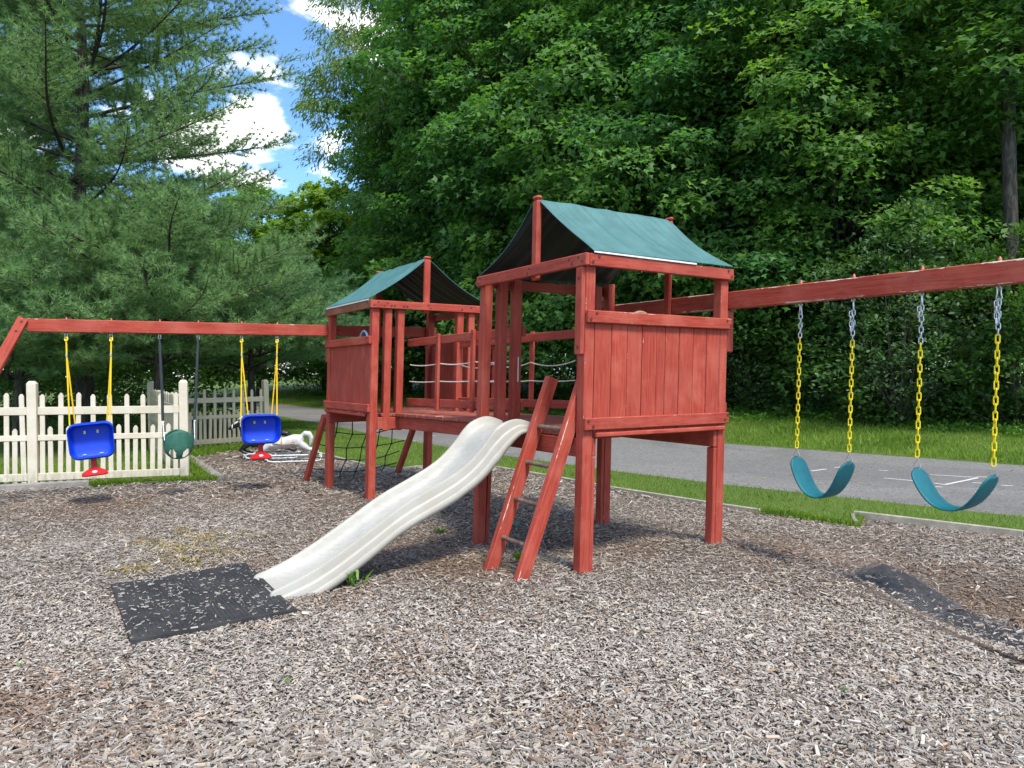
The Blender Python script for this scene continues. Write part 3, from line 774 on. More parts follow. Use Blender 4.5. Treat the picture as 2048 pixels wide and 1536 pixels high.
def chain(swing, top, seatP, nz, dangle=0):
    """hook, zinc links, then yellow-sleeved links from the beam down to the seat"""
    T, S = Vector(top), Vector(seatP)
    v_, f_ = merge([eye_geo(T), hook_geo(T - Vector((0, 0, .018)))])
    c = mesh_obj('chain', v_, f_, zinc, swing, smooth=True)
    a = T - Vector((0, 0, .085)); d = S - a; Ltot = d.length; d.normalize()
    x = Vector((.87, -.49, 0)); x = (x - d * x.dot(d)).normalized(); pos = 0.0; i = 0
    pitch_z, pitch_y = .037, .0475
    while pos < Ltot - .02:
        zl = i < nz; pt = pitch_z if zl else pitch_y
        ang = (i % 2) * math.pi / 2 + .25 + random.uniform(-.2, .2)
        Zax = -d; X = Matrix.Rotation(ang, 3, Zax) @ x; Y = Zax.cross(X)
        mw = Matrix.Translation(a + d * (pos + pt / 2)) @ Matrix((X, Y, Zax)).transposed().to_4x4()
        link(bpy.data.objects.new('chain_link', LINK_Z if zl else LINK_Y), c, mw); pos += pt; i += 1
    for k in range(dangle):                             # loose end hooked back
        mw = Matrix.Translation(a + Vector((-.022 - .004 * math.sin(k * 2), -.008, -.03 - k * .036))) @ Matrix.Rotation(k * 1.3, 4, 'Z')
        link(bpy.data.objects.new('chain_link', LINK_Z), c, mw)
    return c
def belt_swing(b0, b1, ends, low, label, dangles, nzs):
    s = empty('belt_swing', PA(amA, (b0 + b1) / 2, low)); tag(s, label, 'swing', 'swings hanging from the play set')
    bm = (b0 + b1) / 2; hb = abs(b1 - b0) / 2
    e0, e1 = ends
    ns = 40; V, Fc = [], []; wd = .090
    path = []
    for i in range(ns + 1):
        q = -1 + 2 * i / ns; e = e0 if q < 0 else e1
        b = bm - hb * (math.copysign(abs(q) ** .9, q)) * 1.02
        path.append((b, low + (e - low) * abs(q) ** 2.1, q))
    t = .006; nw = 8
    for (b, z, q), in zip(path):
        tip = max(0, (abs(q) - .86) / .14); hw = wd * (1 + .10 * math.sin(math.pi * min(1, abs(q)) ** 2)) * math.sqrt(max(.02, 1 - tip ** 2.2))
        for k in range(nw + 1):
            y = -1 + 2 * k / nw
            V.append(PA(amA + y * hw, b, z + .004 * (y * y)))
    n1 = nw + 1
    for i in range(ns):
        for k in range(nw): Fc.append((i * n1 + k, (i + 1) * n1 + k, (i + 1) * n1 + k + 1, i * n1 + k + 1))
    o = mesh_obj('seat', V, Fc, teal_rubber, s, smooth=True, sharp=50); solidify(o, .011, 0)
    for k, (bb, e, dz) in enumerate(((b0, e0, dangles[0]), (b1, e1, dangles[1]))):
        top = PA(amA, bb, beam_z(bb, .05) - .002); end = PA(amA, bm - hb * (1 if bb < bm else -1) * -1 * .985 if False else bb, e - .022)
        tri = tube('hanger', [end, end + Vector((.020, -.010, .03)), end + Vector((0.004, 0, .085)), end + Vector((-.020, .010, .03)), end], .0042, zinc, s, 6)
        chain(s, top, end + Vector((0, 0, .080)), nzs[k], dz)
        nub = tube('bolt_end', [PA(amA, bb, beam_z(bb, .05) + .1465), PA(amA, bb, beam_z(bb, .05) + .163), PA(amA, bb, beam_z(bb, .05) + .176)], [.011, .010, .004], pink_nub, s, 8)
    return s
belt_swing(-.672, -1.110, (.858, .862), .572, 'teal belt swing on yellow chains hanging nearest the red tower', (0, 4), (5, 6))
belt_swing(-1.600, -2.068, (.868, .873), .625, 'teal belt swing on yellow chains farther from the tower, above the buried mat', (2, 4), (7, 6))

def rounded_rect(w_, h_, r, n=7):
    pts = []
    for cx, cy, a0 in ((w_ / 2 - r, h_ / 2 - r, 0), (-w_ / 2 + r, h_ / 2 - r, 90), (-w_ / 2 + r, -h_ / 2 + r, 180), (w_ / 2 - r, -h_ / 2 + r, 270)):
        for k in range(n):
            a = R(a0 + 90 * k / (n - 1)); pts.append((cx + r * math.cos(a), cy + r * math.sin(a)))
    return pts
def toddler_swing(b0, b1, zc, hgt, roll, top_b, label, cross):
    bm = (b0 + b1) / 2; wdt = abs(b1 - b0)
    s = empty('toddler_swing', PB(amB, bm, zc - hgt / 2)); tag(s, label, 'swing', 'swings hanging from the play set')
    ux = FB.u; fr = -FB.v                              # width axis, axis towards the camera
    # face the seat's back a little towards the camera
    yaw = R(6); ux2 = (ux * math.cos(yaw) + fr * math.sin(yaw)); fr2 = (fr * math.cos(yaw) - ux * math.sin(yaw)); up = Vector((0, 0, 1))
    up2 = up * math.cos(R(10)) - fr2 * math.sin(R(10)); fr3 = fr2 * math.cos(R(10)) + up * math.sin(R(10))
    M = Matrix.Rotation(roll, 3, fr3) @ Matrix((ux2, fr3, up2)).transposed()
    C = PB(amB, bm, zc)
    def Q(x, d, z): return C + M @ Vector((x, d, z))
    rings = [(.97, 1.0, -.01, .08), (1.0, 1.02, .04, .085), (1.01, 1.01, .150, .085), (.985, .98, .158, .085), (.96, .955, .150, .08), (.945, .94, .12, .078), (.90, .91, .04, .072), (.84, .87, .0, .065), (.77, .80, -.012, .055), (.74, .77, -.014, .05), (.40, .42, -.016, .03)]
    V, Fc = [], []; n = None
    for sx, sz, d, rr in rings:
        pts = rounded_rect(wdt * sx, hgt * sz, rr); n = len(pts)
        for x, z in pts:
            tap = 1 - .10 * max(0, -z / hgt) * (1 if sx > .9 else .6); dd = d + (.02 if z > hgt * .3 and sx > .93 else 0)
            V.append(Q(x * tap, dd, z * (1 - .17 * min(1, max(0, (d - .03) / .12))) if z > 0 else z))
    for i in range(len(rings) - 1):
        for k in range(n): Fc.append((i * n + k, i * n + (k + 1) % n, (i + 1) * n + (k + 1) % n, (i + 1) * n + k))
    Fc.append(tuple((len(rings) - 1) * n + k for k in range(n)))
    sh = mesh_obj('seat_shell', V, Fc, blue_plastic, s, smooth=True, sharp=45); solidify(sh, .006, -1)
    for sx in (-1, 1):
        v_, f_ = box_geo((0, 0, 0), (.022, .008, .036)); mesh_obj('strap_clip', [Q(sx * .065 + p.x, -.004 + p.y, .10 * hgt / .4 + p.z) for p in v_], f_, pale_yellow, s)
        el = [(sx * .085 + .024 * math.cos(a), .007 * math.sin(a) - .36 * hgt) for a in np.linspace(0, 6.283, 13)[:-1]]
        mesh_obj('slot', [Q(x, -.002, z) for x, z in el], [tuple(range(12))], light_blue, s)
    # red T-bar between the legs
    h0 = -hgt / 2 + .015; out = [(-.028, h0), (-.030, h0 - .10), (-.05, h0 - .125), (-.10, h0 - .15), (-.128, h0 - .172), (-.132, h0 - .205), (-.10, h0 - .212), (.10, h0 - .212), (.132, h0 - .205), (.128, h0 - .172), (.10, h0 - .15), (.05, h0 - .125), (.030, h0 - .10), (.028, h0)]
    m = len(out); V = [Q(x, .012, z) for x, z in out] + [Q(x, .030, z) for x, z in out] + [Q(x * .86, .040, h0 - .1 + (z - h0 + .1) * .9) for x, z in out]
    Fc = [tuple(range(m))[::-1], tuple(range(2 * m, 3 * m))]
    for i in range(2):
        for k in range(m): Fc.append((i * m + k, i * m + (k + 1) % m, (i + 1) * m + (k + 1) % m, (i + 1) * m + k))
    tb = mesh_obj('t_bar', V, Fc, red_plastic, s)
    el = [(.027 * math.cos(a), .013 * math.sin(a) + h0 - .165) for a in np.linspace(0, 6.283, 21)[:-1]]
    mesh_obj('emblem', [Q(x, .0425, z) for x, z in el], [tuple(range(20))], white_plastic, tb)
    for k in range(9):                                  # tiny red lettering strokes inside the oval
        x = -.018 + k * .0045; hh = .007 if k in (0, 3, 5) else .004
        v_, f_ = box_geo((0, 0, 0), (.0022, .0006, hh)); mesh_obj('lettering', [Q(x + p.x, .0434 + p.y, h0 - .165 + p.z + (hh - .004) / 2) for p in v_], f_, red_plastic, tb)
    # ropes
    for k, tb_ in enumerate(top_b):
        sx = -1 if k == 0 else 1
        T = PB(amB, tb_, beam_z(tb_, 0)); v_, f_ = merge([eye_geo(T), hook_geo(T - Vector((0, 0, .014)), .05)])
        mesh_obj('hook', v_, f_, zinc, s, smooth=True)
        kn = T - Vector((0, 0, .075)); j = kn - Vector((0, 0, .13))
        e1 = Q(sx * wdt * .44, .05, hgt * .46); e2 = Q(sx * wdt * .34, -.12, hgt * .36)
        if cross and k == 0: e1 = Q(-wdt * .50, .05, hgt * .10); e2 = Q(-wdt * .30, .02, hgt * .5)
        j = j.lerp((e1 + e2) / 2, .06)
        for e in (e1, e2): tube('rope', [kn, j + (e - j) * .02, e], .0085, yellow_rope, s, 7)
        loop = [kn + Vector((.016 * math.sin(a), .004 * math.cos(a), .022 * math.cos(a))) for a in np.linspace(0, 6.283, 11)]
        tube('rope_loop', loop, .008, yellow_rope, s, 6)
        tube('rope_clamp', [j + Vector((0, 0, .02)), j - Vector((0, 0, .012))], .013, zinc, s, 8)
        tube('bolt_end', [PB(amB, tb_, beam_z(tb_, 0) + .1465), PB(amB, tb_, beam_z(tb_, 0) + .172)], [.010, .005], pink_nub, s, 8)
    return s
toddler_swing(-2.945, -2.490, .765, .415, R(5), (-2.99, -2.547), 'blue toddler swing with red T-bar in front of the cream picket fence', False)
toddler_swing(-1.085, -.610, .818, .375, R(0), (-1.10, -.658), 'blue toddler swing with red T-bar in front of the rocking horses', True)

def bucket_swing():
    b0, b1, zt, zb = -1.955, -1.622, .815, .505
    bm = (b0 + b1) / 2; C = PB(amB, bm, 0); s = empty('bucket_swing', PB(amB, bm, zb)); tag(s, 'dark green full bucket swing hanging between the two blue toddler swings', 'swing', 'swings hanging from the play set')
    rx, ry = abs(b1 - b0) / 2, .125; NT_, NP = 72, 30; V, Fc = [], []
    def pt(th, ph):                                      # th around (0 = towards camera), ph 0 rim .. 1 bottom
        zr = zt - .045 * math.cos(2 * th) * -1 - .02
        if ph < .5: rr = 1.0 - .06 * (ph / .5) ** 2; z = zr + (.66 - zr) * (ph / .5)
        else:
            q = (ph - .5) / .5; rr = .94 * math.cos(q * math.pi / 2 * .97); z = .66 - (.66 - zb) * math.sin(q * math.pi / 2)
        d = FB.u * (math.sin(th) * rx * rr) - FB.v * (math.cos(th) * ry * rr); return C + d + Vector((0, 0, z))
    for i in range(NP + 1):
        for k in range(NT_): V.append(pt(2 * math.pi * k / NT_, i / NP))
    for i in range(NP):
        for k in range(NT_):
            th = (2 * math.pi * (k + .5) / NT_ + math.pi) % (2 * math.pi) - math.pi; ph = (i + .5) / NP
            hole = any(((abs(abs(th) - c)) / ww) ** 2 + ((ph - .72) / hh) ** 2 < 1 for c, ww, hh in ((.62, .38, .16), (math.pi - .75, .62, .24)))
            if not hole: Fc.append((i * NT_ + k, i * NT_ + (k + 1) % NT_, (i + 1) * NT_ + (k + 1) % NT_, (i + 1) * NT_ + k))
    o = mesh_obj('seat', V, Fc, green_plastic, s, smooth=True); solidify(o, .009, -1)
    rim = [pt(x, 0) + Vector((0, 0, .003)) for x in np.linspace(0, 2 * math.pi, 49)]
    tube('rim', rim, .010, green_plastic, s, 8)
    for tb_, sx in ((-2.039, -1), (-1.611, 1)):
        T = PB(amB, tb_, beam_z(tb_, 0)); e = pt(sx * math.pi / 2, .12); v_, f_ = merge([eye_geo(T), hook_geo(T - Vector((0, 0, .014)), .05)])
        mesh_obj('hook', v_, f_, zinc, s, smooth=True)
        a = T - Vector((0, 0, .075)); jn = a.lerp(e, .80)
        tube('sleeve', [a, a.lerp(e, .05), a.lerp(e, .5) + FB.u * .006, jn], [.010, .017, .017, .016], dark_sleeve, s, 10)
        tube('hook', [jn, jn + Vector((.012, 0, -.012)), jn - Vector((0, 0, .02))], .005, zinc, s, 6)
        for q in (.09, -.09): tube('chain_strand', [jn, e - FB.v * q + Vector((0, 0, .01))], .0045, zinc, s, 6)
        tube('bolt_end', [PB(amB, tb_, beam_z(tb_, 0) + .1465), PB(amB, tb_, beam_z(tb_, 0) + .172)], [.010, .005], pink_nub, s, 8)
bucket_swing()

# ------------------------------------------------------------------ picket fences
def picket_mesh(w_, h_, th, mat, pts=.032):
    o = [(-w_ / 2, 0), (w_ / 2, 0), (w_ / 2, h_ - pts), (w_ * .16, h_), (-w_ * .16, h_), (-w_ / 2, h_ - pts)]
    V = [(x, -th / 2, z) for x, z in o] + [(x, th / 2, z) for x, z in o]; n = 6
    F = [tuple(range(n)), tuple(range(2 * n - 1, n - 1, -1))] + [(k, k + n, (k + 1) % n + n, (k + 1) % n) for k in range(n)]
    me = bpy.data.meshes.new('picket'); me.from_pydata(V, [], F); me.materials.append(mat); return me
def fence_run(root, A, B, npk, mat, tall, short, z0=0.0, solid=False, thk=.022, posts=(True, True), post_h=1.36, sagz=0.0, pw=.058):
    A, B = Vector((*A, 0)), Vector((*B, 0)); d = (B - A); L = d.length; d.normalize(); nn = Vector((d.y, -d.x, 0))
    up = Vector((0, 0, 1)); rot = Matrix((d, -nn, up)).transposed().to_4x4()
    for f, P in zip(posts, (A, B)):
        if not f: continue
        lean = Vector((random.uniform(-.035, .0), 0, 0)); ph = post_h + random.uniform(-.02, .03)
        o = board('post', root, P + Vector((0, 0, -.15)) - lean, P + Vector((0, 0, ph)) + lean, .112, .112, d, mat, .004)
        v_, f_ = [P + lean + Vector((0, 0, ph)) + d * x + nn * y for x, y in ((-.056, -.056), (.056, -.056), (.056, .056), (-.056, .056))], [(0, 1, 5, 4), (1, 2, 6, 5), (2, 3, 7, 6), (3, 0, 4, 7), (4, 5, 6, 7)]
        v_ += [P + lean + Vector((0, 0, ph + .038)) + d * x + nn * y for x, y in ((-.03, -.03), (.03, -.03), (.03, .03), (-.03, .03))]
        mesh_obj('post_cap', v_, f_, mat, root)
    i0, i1 = .058, L - .058
    for w_, h_, t_ in ((.955 * tall / 1.24, .105, .040), (.61 * tall / 1.24, .075, .038), (.075, .10, .042)):
        board('rail', root, A + d * i0 + Vector((0, 0, z0 + w_ + h_ / 2)), A + d * i1 + Vector((0, 0, z0 + w_ + h_ / 2 + sagz)), h_, t_, up, mat, .004)
    me_t, me_s = picket_mesh(pw, tall - .05, thk, mat), picket_mesh(pw, short - .05, thk, mat)
    for k in range(npk):
        f = (k + .5) / npk; P = A + d * (i0 + (i1 - i0) * f) + Vector((0, 0, z0 + .05 + random.uniform(-.008, .008) + sagz * f))
        me = me_t if (k % 2 == 0 or solid) else me_s
        jig = Matrix.Rotation(random.uniform(-.022, .022), 4, 'Y') @ Matrix.Translation((random.uniform(-.006, .006), random.uniform(-.003, .003), random.uniform(-.01, .012)))
        link(bpy.data.objects.new('picket', me), root, Matrix.Translation(P) @ rot @ jig)
fp0, fp1 = (-6.44, 9.74), (-4.66, 10.30); fpm = (-8.2, 9.18)
near_f = empty('picket_fence', (*fp0, 0)); tag(near_f, 'bright cream picket fence behind the left blue toddler swing', 'fence', 'cream picket fences')
fence_run(near_f, fpm, fp0, 17, fence_paint, 1.25, .78, posts=(True, True)); fence_run(near_f, fp0, fp1, 17, fence_paint, 1.25, .80, posts=(False, True), post_h=1.385)
ret_f = empty('picket_fence', (*fp1, 0)); tag(ret_f, 'close-boarded fence return running back from the cream fence corner post', 'fence', 'cream picket fences')
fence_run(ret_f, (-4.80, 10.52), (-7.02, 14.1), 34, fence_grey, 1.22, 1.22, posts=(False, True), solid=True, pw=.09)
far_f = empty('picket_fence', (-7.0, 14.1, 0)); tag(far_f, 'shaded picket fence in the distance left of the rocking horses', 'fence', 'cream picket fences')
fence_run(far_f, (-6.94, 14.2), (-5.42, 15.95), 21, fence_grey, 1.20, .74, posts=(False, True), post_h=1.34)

# ------------------------------------------------------------------ rocking horses on tube frames
def horse(name, C, face, mat, label, dark=False):
    """glider horse: body at C, heading along 'face', legs stretched in a gallop"""
    f = Vector(face).normalized(); up = Vector((0, 0, 1)); s = up.cross(f)
    root = empty(name, (C[0], C[1], 0)); tag(root, label, 'rocking horse', 'rocking horses beside the play set')
    def Q(x, y, z): return Vector(C) + f * x + s * y + up * z
    def blob(pts): return tube_geo([Q(*p[:3]) for p in pts], [p[3] for p in pts], 12)
    g = [blob([(-.34, 0, .02, .03), (-.31, 0, .03, .09), (-.20, 0, .02, .115), (-.02, 0, -.02, .105), (.14, 0, -.01, .11), (.24, 0, .03, .10), (.30, 0, .06, .05)]),      # trunk
         blob([(.18, 0, .03, .09), (.28, 0, .14, .078), (.34, 0, .25, .06), (.37, 0, .32, .05)]),                                                                       # neck
         blob([(.34, 0, .33, .045), (.38, 0, .33, .058), (.46, 0, .28, .045), (.54, 0, .23, .036), (.57, 0, .215, .02)]),                                                # head
         blob([(.35, .03, .37, .014), (.345, .035, .41, .012), (.345, .035, .43, .004)]), blob([(.35, -.03, .37, .014), (.345, -.035, .41, .012), (.345, -.035, .43, .004)]),
         blob([(-.30, 0, .10, .03), (-.36, 0, .14, .05), (-.43, 0, .13, .055), (-.47, 0, .06, .045), (-.46, 0, -.02, .03), (-.44, 0, -.08, .012)]),                      # tail
         blob([(.22, 0, .24, .03), (.27, 0, .32, .035), (.32, 0, .37, .03), (.37, 0, .385, .02)])]                                                                        # mane
    for y in (-.07, .07):
        g.append(blob([(-.24, y, .0, .075), (-.36, y, -.08, .055), (-.42, y, -.12, .038), (-.50, y * 1.1, -.14, .030), (-.56, y * 1.1, -.17, .034), (-.59, y * 1.1, -.19, .02)]))
        g.append(blob([(.20, y, -.02, .065), (.31, y, -.11, .045), (.36, y, -.15, .036), (.28, y * 1.1, -.20, .030), (.21, y * 1.1, -.22, .034), (.17, y * 1.1, -.225, .02)]))
    v_, f_ = merge(g); b = mesh_obj('body', v_, f_, mat, root)
    rm = b.modifiers.new('continuous_surface', 'REMESH'); rm.mode = 'VOXEL'; rm.voxel_size = .011; rm.use_smooth_shade = True
    sm = b.modifiers.new('soften', 'SMOOTH'); sm.iterations = 3; sm.factor = .5
    for x in (-.17, .02): tube('strap', [Q(x, .118 * math.sin(a), -.012 + .118 * math.cos(a)) for a in np.linspace(0, 6.283, 21)], .007, tan_strap if not dark else white_plastic, root, 6)
    tube('girth', [Q(-.20, .119, -.02), Q(0, .112, -.035), Q(.16, .113, -.01)], .008, tan_strap if not dark else white_plastic, root, 6)
    if dark:
        for y in (-.04, .04): tube('face_marking', [Q(.40, y, .355), Q(.43, y * .9, .335), Q(.47, y * .75, .305)], [.012, .018, .008], white_plastic, root, 8)
        tube('bridle', [Q(.50, .045 * math.sin(a), .255 + .045 * math.cos(a)) for a in np.linspace(0, 6.283, 17)], .008, white_plastic, root, 6)
        tube('mane_marking', [Q(.30, 0, .40), Q(.34, 0, .425), Q(.385, 0, .405)], [.012, .02, .01], white_plastic, root, 8)
    else:
        for y in (-.05, .05): tube('eye', [Q(.415, y * .95, .335), Q(.42, y * 1.05, .335)], .009, black_paint, root, 8)
    gz0 = -C[2] + gzf(C[0], C[1])
    for y in (-.17, .17):                                # base runner with upturned end, hanger bar
        fr = [(-.42, y, -.215), (.20, y, -.215), (.255, y, -.235), (.285, y, -.29), (.28, y, gz0 + .10), (.24, y, gz0 + .035), (.16, y, gz0 + .018), (-.55, y, gz0 + .018), (-.62, y, gz0 + .03), (-.64, y, gz0 + .10), (-.60, y, -.22)]
        tube('frame_tube', [Q(*p) for p in fr], .0145, grey_tube, root, 8)
    for x in (-.30, .12): tube('cross_bar', [Q(x, -.17, -.215), Q(x, 0, -.20), Q(x, .17, -.215)], .012, black_paint if x < 0 else grey_tube, root, 8)
    return root
hc = px_depth(566, 884, 12.45)
horse('rocking_horse', (hc.x, hc.y, hc.z), (-.96, -.25, 0), horse_white, 'white galloping rocking horse with tan straps behind the blue swing')
hb = px_depth(524, 884, 13.0)
horse('rocking_horse', (hb.x, hb.y, hb.z + .02), (-.985, -.17, 0), black_paint, 'black rocking horse with white face markings beside the picket fence', True)

# ------------------------------------------------------------------ rubber mats
def rubber_mat(name, corners, label, nr, bend=None):
    A, B, Cc, D = [Vector((p[0], p[1], 0)) for p in corners]; nx, ny = nr; V, Fc = [], []
    def at(s, t):
        p = (A.lerp(B, s)).lerp(D.lerp(Cc, s), t)
        return p
    rows = []
    for i in range(nx + 1):
        prof = ([(0, .020), (.5, .020)] if i in (0, nx - 1) else [(0, .020), (.42, .020), (.5, .0155), (.92, .0155)]) if i < nx else [(0, .020)]
        for q, h in prof: rows.append(((i + q) / nx, h))
    m = ny + 1
    for s, h_ in rows:
        for j in range(ny + 1):
            p = at(s, j / ny); h = .020 if j in (0, 1, ny - 1, ny) or j == ny // 2 else h_; z = gzf(p.x, p.y) + (bend(s, j / ny) if bend else 0)
            V.append((p.x, p.y, z + h + .016))
    for i in range(len(rows) - 1):
        for j in range(ny): Fc.append((i * m + j, i * m + j + 1, (i + 1) * m + j + 1, (i + 1) * m + j))
    n0 = len(V); loop = [i * m for i in range(len(rows))] + [(len(rows) - 1) * m + j for j in range(1, m)] + [i * m + ny for i in range(len(rows) - 2, -1, -1)] + [j for j in range(ny - 1, 0, -1)]
    for k in loop: V.append((V[k][0], V[k][1], V[k][2] - .05))
    for k in range(len(loop)): Fc.append((loop[k], n0 + k, n0 + (k + 1) % len(loop), loop[(k + 1) % len(loop)]))
    o = mesh_obj(name, V, Fc, mat_rubber); tag(o, label, 'mat', 'rubber mats in the mulch'); return o
MAT1 = [(-2.798, 5.04), (-2.081, 5.632), (-1.341, 4.513), (-2.117, 4.01)]
rubber_mat('rubber_mat', MAT1, 'black ribbed rubber mat strewn with wood chips at the slide foot', (36, 40))
MAT2 = [(2.40, 5.22), (2.80, 5.56), (3.20, 4.15), (2.62, 3.70)]
def bend2(s, t): return .030 * math.sin(t * 6.0 + .6) * s - .085 * (1 - s) ** 2.2 + .012 * s
mat_rubber = dusty_rubber
rubber_mat('rubber_mat', MAT2, 'rumpled black rubber mat half buried in mulch under the belt swings', (26, 40), bend2)

# ------------------------------------------------------------------ wood chips (uncountable): three rings of detail
BROWN = [(px_ground(*p), r, a) for p, r, a in (((200, 1012), .55, 1.0), ((60, 1005), .5, .6), ((330, 1030), .4, .4), ((500, 985), .5, .7), ((690, 1010), .5, .6), ((850, 1090), .45, .8), ((930, 1135), .35, .9), ((1260, 1085), .5, .6), ((1560, 1105), .42, 1.0),
         ((1640, 1120), .4, .7), ((1850, 1150), .45, .8), ((2000, 1190), .35, 1.2), ((2060, 1205), .4, 1.2), ((1760, 1060), .5, .5), ((40, 1420), .22, .8), ((130, 1390), .2, .5), ((250, 1480), .2, .5), ((640, 1200), .25, .6), ((800, 1330), .14, .5), ((1150, 1440), .12, .6), ((560, 1130), .3, .5), ((620, 960), .5, .6), ((560, 930), .6, .7), ((1000, 1180), .3, .4))]
def vnoise(x, y, s, seed):
    """smooth value noise"""
    r = np.random.default_rng(seed); T = r.random((64, 64)); X, Y = x / s, y / s
    i, j = np.floor(X).astype(int), np.floor(Y).astype(int); fx, fy = X - i, Y - j; fx = fx * fx * (3 - 2 * fx); fy = fy * fy * (3 - 2 * fy)
    g = lambda a, b: T[a % 64, b % 64]
    return (g(i, j) * (1 - fx) + g(i + 1, j) * fx) * (1 - fy) + (g(i, j + 1) * (1 - fx) + g(i + 1, j + 1) * fx) * fy
def chip_colors(x, y, n):
    br = np.zeros(n)
    for c, r, a in BROWN: br = np.maximum(br, a * np.exp(-((x - c.x) ** 2 + ((y - c.y) * .8) ** 2) / (2 * r * r)))
    br = .85 * br + .5 * np.clip(vnoise(x, y, .55, 4) - .52, 0, 1) + .4 * np.clip(vnoise(x, y, .2, 5) - .6, 0, 1)
    k = rng.random(n); tone = rng.random(n)
    grey = np.array([.30, .268, .236]); pale = np.array([.40, .365, .315]); darkc = np.array([.19, .155, .128]); tan = np.array([.36, .285, .21]); brown = np.array([.19, .135, .098]); rust = np.array([.26, .17, .105])
    c = np.where((tone < .50)[:, None], grey, np.where((tone < .76)[:, None], pale, np.where((tone < .90)[:, None], darkc, tan)))
    bsel = rng.random(n) < np.clip(br * .85, 0, .9)
    c = np.where(bsel[:, None], np.where((rng.random(n) < .8)[:, None], brown, rust), c)
    return c * (.84 + .48 * k)[:, None]
def chips(n_try, y0, y1, dens_near, size, detail, extra=None):
    """scatter flat slivers; detail 5 = five-sided box, 2 = bent pair, 1 = single sliver"""
    if extra is None:
        y = rng.uniform(y0, y1, n_try); x = (rng.random(n_try) * 2 - 1) * (.76 * y + .25)
        wgt = (.76 * y + .25) / (.76 * y1 + .25); ok = rng.random(n_try) < wgt * np.clip((y - y0) / .5, 0, 1) * np.clip((y1 - y) / .5, 0, 1); x, y = x[ok], y[ok]   # detail levels fade into each other
        ok = in_poly(x, y, MULCH) & ~in_poly(x, y, MAT1)
        m2 = in_poly(x, y, MAT2); cover = (x - 2.42 - (5.22 - y) * .145) < -.02 + .42 * (vnoise(x, y, .30, 9) - .35)
        ok &= ~m2 | (rng.random(len(x)) < np.where(cover, .95, .07)); x, y = x[ok], y[ok]
        z = gz(x, y) + rng.uniform(.0, .016, len(x)) * size / .034
        z = np.where(in_poly(x, y, MAT2), z + .03, z)
    else: x, y, z = extra
    n = len(x); L = size * np.exp(rng.normal(0, .36, n)); W = L * rng.uniform(.16, .36, n); T = np.clip(W * .4, .002, .006)
    yaw = rng.uniform(0, 2 * np.pi, n); pit = rng.normal(0, .20, n); rol = rng.normal(0, .30, n)
    ax = np.stack([np.cos(yaw) * np.cos(pit), np.sin(yaw) * np.cos(pit), np.sin(pit)], 1)
    sd = np.stack([-np.sin(yaw), np.cos(yaw), np.zeros(n)], 1); nr = np.cross(ax, sd)
    sd2 = sd * np.cos(rol)[:, None] + nr * np.sin(rol)[:, None]; nr2 = np.cross(ax, sd2)
    C = np.stack([x, y, z + .006], 1); colr = chip_colors(x, y, n)
    a = ax * L[:, None] / 2; b = sd2 * W[:, None] / 2; t = nr2 * T[:, None]
    tp = rng.uniform(.15, 1, n)[:, None]; tp2 = rng.uniform(.15, .9, n)[:, None]
    p0, p1, p2, p3 = C - a - b * tp, C + a - b * tp2, C + a + b * tp2, C - a + b * tp
    if detail == 1: return np.stack([p0, p1, p2, p3], 1), colr
    if detail == 2:
        m0, m1 = C - b + t * 1.2, C + b + t * 1.2
        q = np.stack([p0, m0, m1, p3, m0, p1, p2, m1], 1).reshape(-1, 4, 3); return q, np.repeat(colr, 2, 0)
    q = np.stack([p0 + t, p1 + t, p2 + t, p3 + t, p0 - t, p1 - t, p1 + t, p0 + t, p2 - t, p3 - t, p3 + t, p2 + t, p1 - t, p2 - t, p2 + t, p1 + t, p3 - t, p0 - t, p0 + t, p3 + t], 1).reshape(-1, 4, 3)
    return q, np.repeat(colr, 5, 0)
def mat_scatter(m, n):
    P = [np.array(q) for q in m]; s = rng.random(n)[:, None]; t = rng.random(n)[:, None]
    p = (P[0] * (1 - s) + P[1] * s) * (1 - t) + (P[3] * (1 - s) + P[2] * s) * t
    return p[:, 0], p[:, 1], gz(p[:, 0], p[:, 1]) + .036
Q, Cc = [], []
for args in ((46000, 2.15, 3.4, 1, .0245, 5), (150000, 2.9, 5.1, 1, .0255, 2), (265000, 4.6, 8.9, 1, .0295, 1), (90000, 8.4, 12.6, 1, .047, 1), (16000, 12.1, 15.6, 1, .065, 1)):
    q, c = chips(*args); Q.append(q); Cc.append(c)
q, c = chips(0, 0, 0, 0, .018, 5, mat_scatter(MAT1, 460)); keepc = np.maximum(c, .24); Q.append(q); Cc.append(keepc)
q, c = chips(0, 0, 0, 0, .024, 5, mat_scatter([(x, y) for x, y in MAT2], 130)); q[..., 2] += .03; Q.append(q); Cc.append(np.maximum(c, .16))
me = np_mesh('wood_chips', np.concatenate(Q), 4, chip_mat, {'col': np.concatenate(Cc)})
tag(link(bpy.data.objects.new('wood_chips', me)), 'weathered grey and brown wood chip mulch covering the playground', 'wood chips', kind='stuff')

